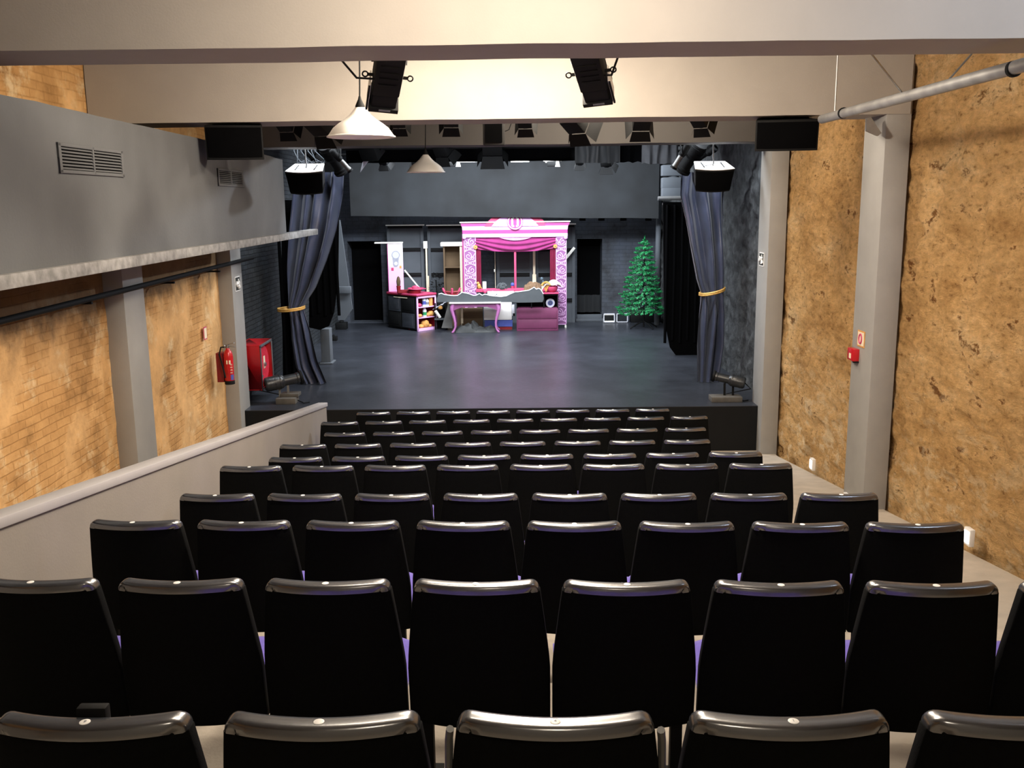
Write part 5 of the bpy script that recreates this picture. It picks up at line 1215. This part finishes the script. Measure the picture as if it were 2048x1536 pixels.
P_ = P2(cv(top_ + bot_), YG); dz = zt_ + .002 - P2(cv([(600, 444)]), YG)[0][1]; P_ = [(x, z + dz) for x, z in P_]
g = G(); g.prism(P_, YG, YG + .03); g.build('board', M['greyboard'], t, smooth=0)
g = G(); Q = P_[:len(top_)]; Q = [(x, z + .006 * noise.noise(Vector((x * 40, 0, z * 30)))) for x, z in Q]; g.ribbon(Q, .018, YG - .006, YG + .02); g.build('torn_edge', M['torn'], t, label='white torn paper edge', smooth=0)
g = G(); 
for x, y in ((985, 588), (1010, 591), (1020, 590)): q = at(x, y, YG + .06); g.ball((q.x, YG + .08, q.z), .05, 10, 8, 1.8, .7, 1, jit=.6)
g.build('crumpled_foil', M['torn'], t)
# --- things under and beside the table
def cloth_heap(name, lab, cx0, cx1, Y, D, h, m, seed):
    a, b = atz(cx0, 668, ZS).x, atz(cx1, 668, ZS).x
    def fn(s, v):
        e = math.sin(PI * s) ** .6 * math.sin(PI * v) ** .6
        r = abs(noise.noise(Vector((s * 3.2, v * 2.6, seed)))) * 1.3 + .45 * abs(noise.noise(Vector((s * 8, v * 6, seed + 3))))
        return (a + (b - a) * s + .03 * noise.noise(Vector((s * 5, v * 5, 1))), Y + D * v, ZS + .004 + h * e * max(.3, 1.1 - r))
    g = G(); g.grid(fn, 22, 14); return tag(g.build(name, M[m], smooth=25), lab, 'cloth')
M['heap'] = mat('charcoal_cloth', rgb(40, 42, 42), .7, var=.2, scale=6)
cloth_heap('cloth_heap', 'crumpled charcoal cloth heap on the floor under the pink table', 908, 992, YT + .10, .34, .27, 'heap', 2.5)
a, b = at(924, 617, 21.02), at(966, 654, 21.02); g = G(); g.box(a.x, b.x, 21.02, 21.2, ZS, a.z); tag(g.build('dark_box', M['board'], bevel=.01), 'dark brown box under the pink table beside the white appliance', 'box')
Yb = 20.75; a = at(898, 606, Yb); g = G(); g.add([tuple(at(897, 606, 21.0)), tuple(at(903, 606, 21.02)), tuple(at(905, 656.5, 20.97)), tuple(at(883, 656, 20.95))] + [tuple(v + Vector((0, .03, 0))) for v in (at(897, 606, 21.0), at(903, 606, 21.02), at(905, 656.5, 20.97), at(883, 656, 20.95))], [(0, 1, 2, 3), (7, 6, 5, 4), (0, 4, 5, 1), (1, 5, 6, 2), (2, 6, 7, 3), (3, 7, 4, 0)])
tag(g.build('leaning_board', M['boardgrey'], smooth=0), 'grey board leaning at the left end of the pink table', 'board')
q = atz(876, 660, ZS); t = thing('prop_trolley', 'low black trolley with odds and ends between the left counter and the pink table', 'trolley', (q.x, 21.1, ZS))
a, b = at(869, 637, 21.1), at(893, 607, 21.1)
g = G(); g.box(a.x, b.x, 21.1, 21.45, a.z - .03, a.z); g.box(a.x, b.x, 21.42, 21.45, ZS, b.z); g.box(a.x, a.x + .03, 21.1, 21.45, ZS, b.z); g.box(b.x - .03, b.x, 21.1, 21.45, ZS, b.z); g.build('carcass', M['black'], t)
g = G(); g.box(a.x, b.x, 21.08, 21.12, a.z - .035, a.z + .005); g.build('shelf_edge', M['greyboard'], t)
g = G(); g.tube([at(871, 622, 21.05), at(880, 635, 21.1)], .035, 8); tag(g.build('white_roll', M['whitepaint']), 'short white roll lying on the black trolley', 'roll')
g = G(); o = at(880, 608, 21.2); g.grid(lambda s, v: (o.x - .16 + .3 * s, 21.1 + .25 * v, o.z - .12 + .16 * s + .03 * noise.noise(Vector((s * 6, v * 6, 3)))), 16, 10); tag(g.build('white_rag', M['dialgrey'], smooth=180), 'pale crumpled rag hanging over the black trolley', 'cloth')
g = G(); q = at(880.5, 616, 21.05); g.ball((q.x, 21.12, q.z), .05, 10, 8, 1, .7, .8, jit=.3); tag(g.build('bread_roll', M['bread']), 'golden bread roll among the things on the black trolley', 'bread')
# white box with blue base behind the table
a = at(967, 604, 21.0); b = at(1024, 640, 21.0); c = at(1026, 653, 21.0)
t = thing('white_appliance', 'white box-shaped appliance with a blue lower panel behind the pink table', 'appliance', ((a.x + b.x) / 2, 21.0, ZS))
g = G(); g.box(a.x, b.x, 21.0, 21.2, b.z, a.z); g.build('housing', M['white'], t, bevel=.02)
g = G(); g.box(a.x + .02, b.x + .01, 21.01, 21.2, c.z, b.z - .004); g.build('lower_panel', M['blue'], t, label='blue lower panel'); g = G(); g.box(a.x + .03, b.x, 21.02, 21.2, ZS, c.z); g.build('plinth', M['darkred'], t)
g = G(); q = at(1028, 632, 21.0); g.box(b.x, b.x + .06, 21.0, 21.2, q.z, a.z - .08); g.build('side_door', M['dialgrey'], t, bevel=.01); g = G(); g.box(b.x + .02, b.x + .07, 20.98, 21.0, q.z, q.z + .06); g.build('handle', M['black'], t)
g = G(); q = at(923, 607, 21.0); g.box(q.x - .02, q.x + .03, 20.98, 21.02, ZS + .15, q.z); tag(g.build('cream_batten', M['cream']), 'cream upright batten seen under the pink table', 'batten')
# upturned pink stool behind the ground row
q = at(903, 583, 20.9); t = thing('upturned_stool', 'upturned crimson stool with pink legs in front of the brown cabinet', 'stool', (q.x, 20.9, q.z - .1))
g = G(); g.cyl((q.x, 20.9, q.z - .1), (q.x, 20.9, q.z - .05), .14, n=24); g.build('seat', M['darkred'], t)
for dx, dy in ((-.17, 0), (.02, -.12), (.17, .02)):
    g = G(); g.tube([(q.x + dx * .7, 20.9 + dy * .7, q.z - .06), (q.x + dx, 20.9 + dy, q.z + .02), (q.x + dx * 1.15, 20.9 + dy * 1.15, q.z + .08)], [.02, .028, .022], 8); g.build('leg', M['rose'], t)
g = G(); g.tube([(q.x - .16, 20.9, q.z - .0), (q.x, 20.86, q.z - .015), (q.x + .16, 20.9, q.z)], .022, 8); g.build('rail', M['darkred'], t)
# dark artificial shrub behind the trolley
o = at(873, 600, 21.85); t = thing('dark_shrub', 'dark leafy artificial shrub behind the left counter', 'plant', (o.x, 21.85, ZS))
g = G(); g.tube([(o.x, 21.85, ZS), (o.x + .02, 21.85, o.z), (o.x, 21.85, at(873, 560, 21.85).z)], .015, 6); g.build('stem', M['black'], t)
g = G(); z1 = at(873, 545, 21.85).z
for k in range(170):
    f = random.random(); z = ZS + .3 + (z1 - ZS - .3) * f; rr = .05 + .14 * math.sin(PI * min(1, f * 1.02)) ; a_ = random.uniform(0, 2 * PI); r_ = rr * random.random() ** .5
    c = Vector((o.x + r_ * math.cos(a_), 21.85 + .6 * r_ * math.sin(a_), z)); d = Vector((math.cos(a_), math.sin(a_), random.uniform(-.6, .8))).normalized() * .06; n_ = d.cross(Vector((random.random(), random.random(), 1))).normalized() * .022
    g.add([c, c + d * .5 + n_, c + d, c + d * .5 - n_], [(0, 1, 2, 3)])
g.build('foliage', M['darkgreen'], t, smooth=0)
# --- artificial christmas tree
o = atz(1287, 648, ZS); o.y = 21.0; zt2 = at(1288, 478, 21.0).z; o.x = at(1288, 600, 21.0).x; zl = at(1288, 622, 21.0).z
t = thing('artificial_tree', 'green tinsel christmas tree with bare stand at the right of the stage', 'tree', (o.x, o.y, ZS))
g = G(); g.cyl((o.x, o.y, ZS + .03), (o.x, o.y, zt2 - .08), .018, n=10); g.build('trunk', M['black'], t)
for k in range(4):
    a_ = k * PI / 2 + .5; g = G(); g.tube([(o.x, o.y, ZS + .16), (o.x + .2 * math.cos(a_), o.y + .2 * math.sin(a_), ZS + .1), (o.x + .36 * math.cos(a_), o.y + .3 * math.sin(a_), ZS + .012)], .014, 6); g.build('stand_leg', M['black'], t)
g = G(); gb = G(); H_ = zt2 - zl - .12
def tuft(c, d, L, n):
    d = d.normalized()
    for k in range(n):
        f = random.random(); q = c + d * (L * (f - .6)); v = Vector((random.gauss(0, 1), random.gauss(0, 1), random.gauss(0, 1))).normalized() * .046 * (1 - .35 * f) + d * .012
        w = v.cross(d + Vector((.1, .2, .3))).normalized() * .010
        g.add([q - w, q + w, q + v], [(0, 1, 2)])
lv = 15
for i in range(lv):
    f = i / (lv - 1); z = zl + .03 + H_ * f; R = (.475 * (1 - f) ** .72 + .09) * (1 + .08 * math.sin(i * 2.1)); nb = max(5, int(21 * (1 - f) + 6))
    for k in range(nb):
        a_ = 2 * PI * k / nb + i * 1.1 + random.uniform(-.12, .12); rr = R * random.uniform(.84, 1.06)
        if math.cos(a_) > .2: rr *= .74
        droop = -.05 * (1 - f); tip = Vector((o.x + rr * math.cos(a_), o.y + rr * math.sin(a_), z + droop + random.uniform(-.03, .03)))
        d = Vector((math.cos(a_), math.sin(a_), .15)); tuft(tip, d, .10, 60)
        for s in (.72, .5): tuft(Vector((o.x, o.y, z + .04)).lerp(tip, s), d, .10, 12)
        gb.tube([(o.x, o.y, z + .06), tuple(tip)], .006, 4)
for k in range(8): tuft(Vector((o.x - .01, o.y, zl + H_ + .02 + .02 * k)), Vector((0, 0, 1)), .1, 10)
for k in range(3): tuft(Vector((o.x - .01, o.y, zt2 - .03)), Vector((random.uniform(-1, 1), 0, .3)), .08, 26)
g.build('foliage', M['green'], t, smooth=0); gb.build('branches', M['darkgreen'], t)
# dark low box behind the tree
p0 = at(1262, 626, 22.0); p1 = at(1322, 652, 22.0); g = G(); g.box(p0.x, p1.x, 22.0, 22.35, ZS, p0.z); tag(g.build('dark_plinth', M['black'], bevel=.01), 'low black box behind the foot of the tree', 'box')
M['litref'] = mat('glowing_reflector', rgb(240, 240, 236), .4, emit=.5)  # added glow stands in for light the reflector throws back
# floodlights on the floor by the doorway
for px0, px1, glow, lab in ((1207, 1230, 1, 'left floor floodlight with a bright reflector beside the stage doorway'), (1233, 1256, 0, 'right floor floodlight with a dark glass, between doorway and tree')):
    Y_ = 22.0; a, b = at(px0, 628, Y_), at(px1, 645, Y_); t = thing('floor_floodlight', lab, 'stage light', ((a.x + b.x) / 2, Y_, ZS), 'pair of floor floodlights')
    zz = a.z - ZS; Mx = Matrix.Translation(((a.x + b.x) / 2, Y_, ZS + .012)) @ Matrix.Rotation(-.18, 4, 'X'); w = (b.x - a.x) / 2 - .004
    g = G(); g.box(-w, w, .03, .14, 0, zz, Mx); g.build('housing', M['black'], t, bevel=.01)
    g = G(); e = .018
    for q in ((-w, -w + e, 0, zz), (w - e, w, 0, zz), (-w, w, 0, e), (-w, w, zz - e, zz)): g.box(q[0], q[1], .0, .03, q[2], q[3], Mx)
    g.build('front_frame', M['dialgrey'], t)
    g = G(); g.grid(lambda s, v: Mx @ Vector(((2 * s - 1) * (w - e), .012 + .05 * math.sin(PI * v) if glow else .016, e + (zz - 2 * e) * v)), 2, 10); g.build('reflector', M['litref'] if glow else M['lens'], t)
    g = G()
    for s in (-1, 1): g.box(s * w - .006, s * w + .006, .06, .085, -.01, zz * .6, Mx)
    g.build('bracket', M['steel'], t)
# ================================================================ light
def lamp(kind, loc, energy, col, size=.1, rot=None, name='lamp', sy=None, spot=None, blend=.5, target=None):
    d = bpy.data.lights.new(name, kind); d.energy = energy; d.color = col
    if kind == 'AREA':
        d.size = size
        if sy: d.shape = 'RECTANGLE'; d.size_y = sy
    else: d.shadow_soft_size = size
    if kind == 'SPOT': d.spot_size = spot; d.spot_blend = blend
    o = bpy.data.objects.new(name, d); COL.objects.link(o); o.location = loc
    if target is not None: o.rotation_euler = (Vector(target) - Vector(loc)).to_track_quat('-Z', 'Y').to_euler()
    elif rot: o.rotation_euler = rot
    return o
WARM = (1, .87, .71); NEUT = (1, .95, .88); COOL = (.87, .93, 1)
lamp('POINT', (.1, 6.5, 4.53), 400, WARM, .12, name='bay_lamp')
lamp('POINT', (.1, 3.6, 4.53), 165, WARM, .12, name='bay_lamp')
lamp('POINT', (.1, 0.0, 4.53), 40, WARM, .12, name='bay_lamp')
lamp('POINT', (1.3, 10.9, 4.9), 230, WARM, .12, name='bay_lamp')
lamp('AREA', (3.0, 3.2, 4.8), 60, (.68, .80, 1), .8, name='cool_fill', target=(2.6, 5.3, 4.6))
# work lights over the stage
lamp('AREA', (-.2, 17.0, 4.8), 580, COOL, 4.5, sy=.8, name='stage_light', target=(-.2, 20.3, 1.5))
lamp('AREA', (-.3, 18.9, 4.8), 400, COOL, 4.5, sy=1.0, name='stage_light', target=(-.3, 20.5, .6))
lamp('SPOT', (2.0, 15.0, 4.5), 700, COOL, .05, name='side_spot', spot=1.0, target=(-2.8, 10.2, 3.5))
w = bpy.data.worlds.new('world'); sc.world = w; w.use_nodes = True
w.node_tree.nodes['Background'].inputs[0].default_value = (.9, .95, 1, 1); w.node_tree.nodes['Background'].inputs[1].default_value = .02
sc.view_settings.view_transform = 'Standard'; sc.view_settings.look = 'None'; sc.view_settings.exposure = 0
for sx, tx in ((-3.0, -3.1), (2.75, 2.75)):
    lamp('SPOT', (sx, 13.32, 4.95), 260, COOL, .05, name='curtain_light', spot=1.5, target=(tx, 14.3, 2.6))
lamp('AREA', (-.2, 13.6, 4.9), 260, COOL, 4.0, sy=.5, name='stage_light', rot=(0, 0, 0))
lamp('AREA', (-.3, 21.9, 4.9), 55, COOL, 5.5, sy=.4, name='stage_light', rot=(.12, 0, 0))
lamp('AREA', (-.2, 7.6, 4.97), 150, WARM, 1.8, sy=1.2, name='bay_fill', rot=(0, 0, 0))  # unseen overhead fills, added to brighten lower walls, floor and seat rails
lamp('AREA', (-.1, 4.2, 4.97), 60, WARM, 1.8, sy=.8, name='bay_fill', rot=(0, 0, 0))
lamp('AREA', (.6, 11.1, 4.97), 60, WARM, 1.6, sy=.8, name='bay_fill', rot=(0, 0, 0))
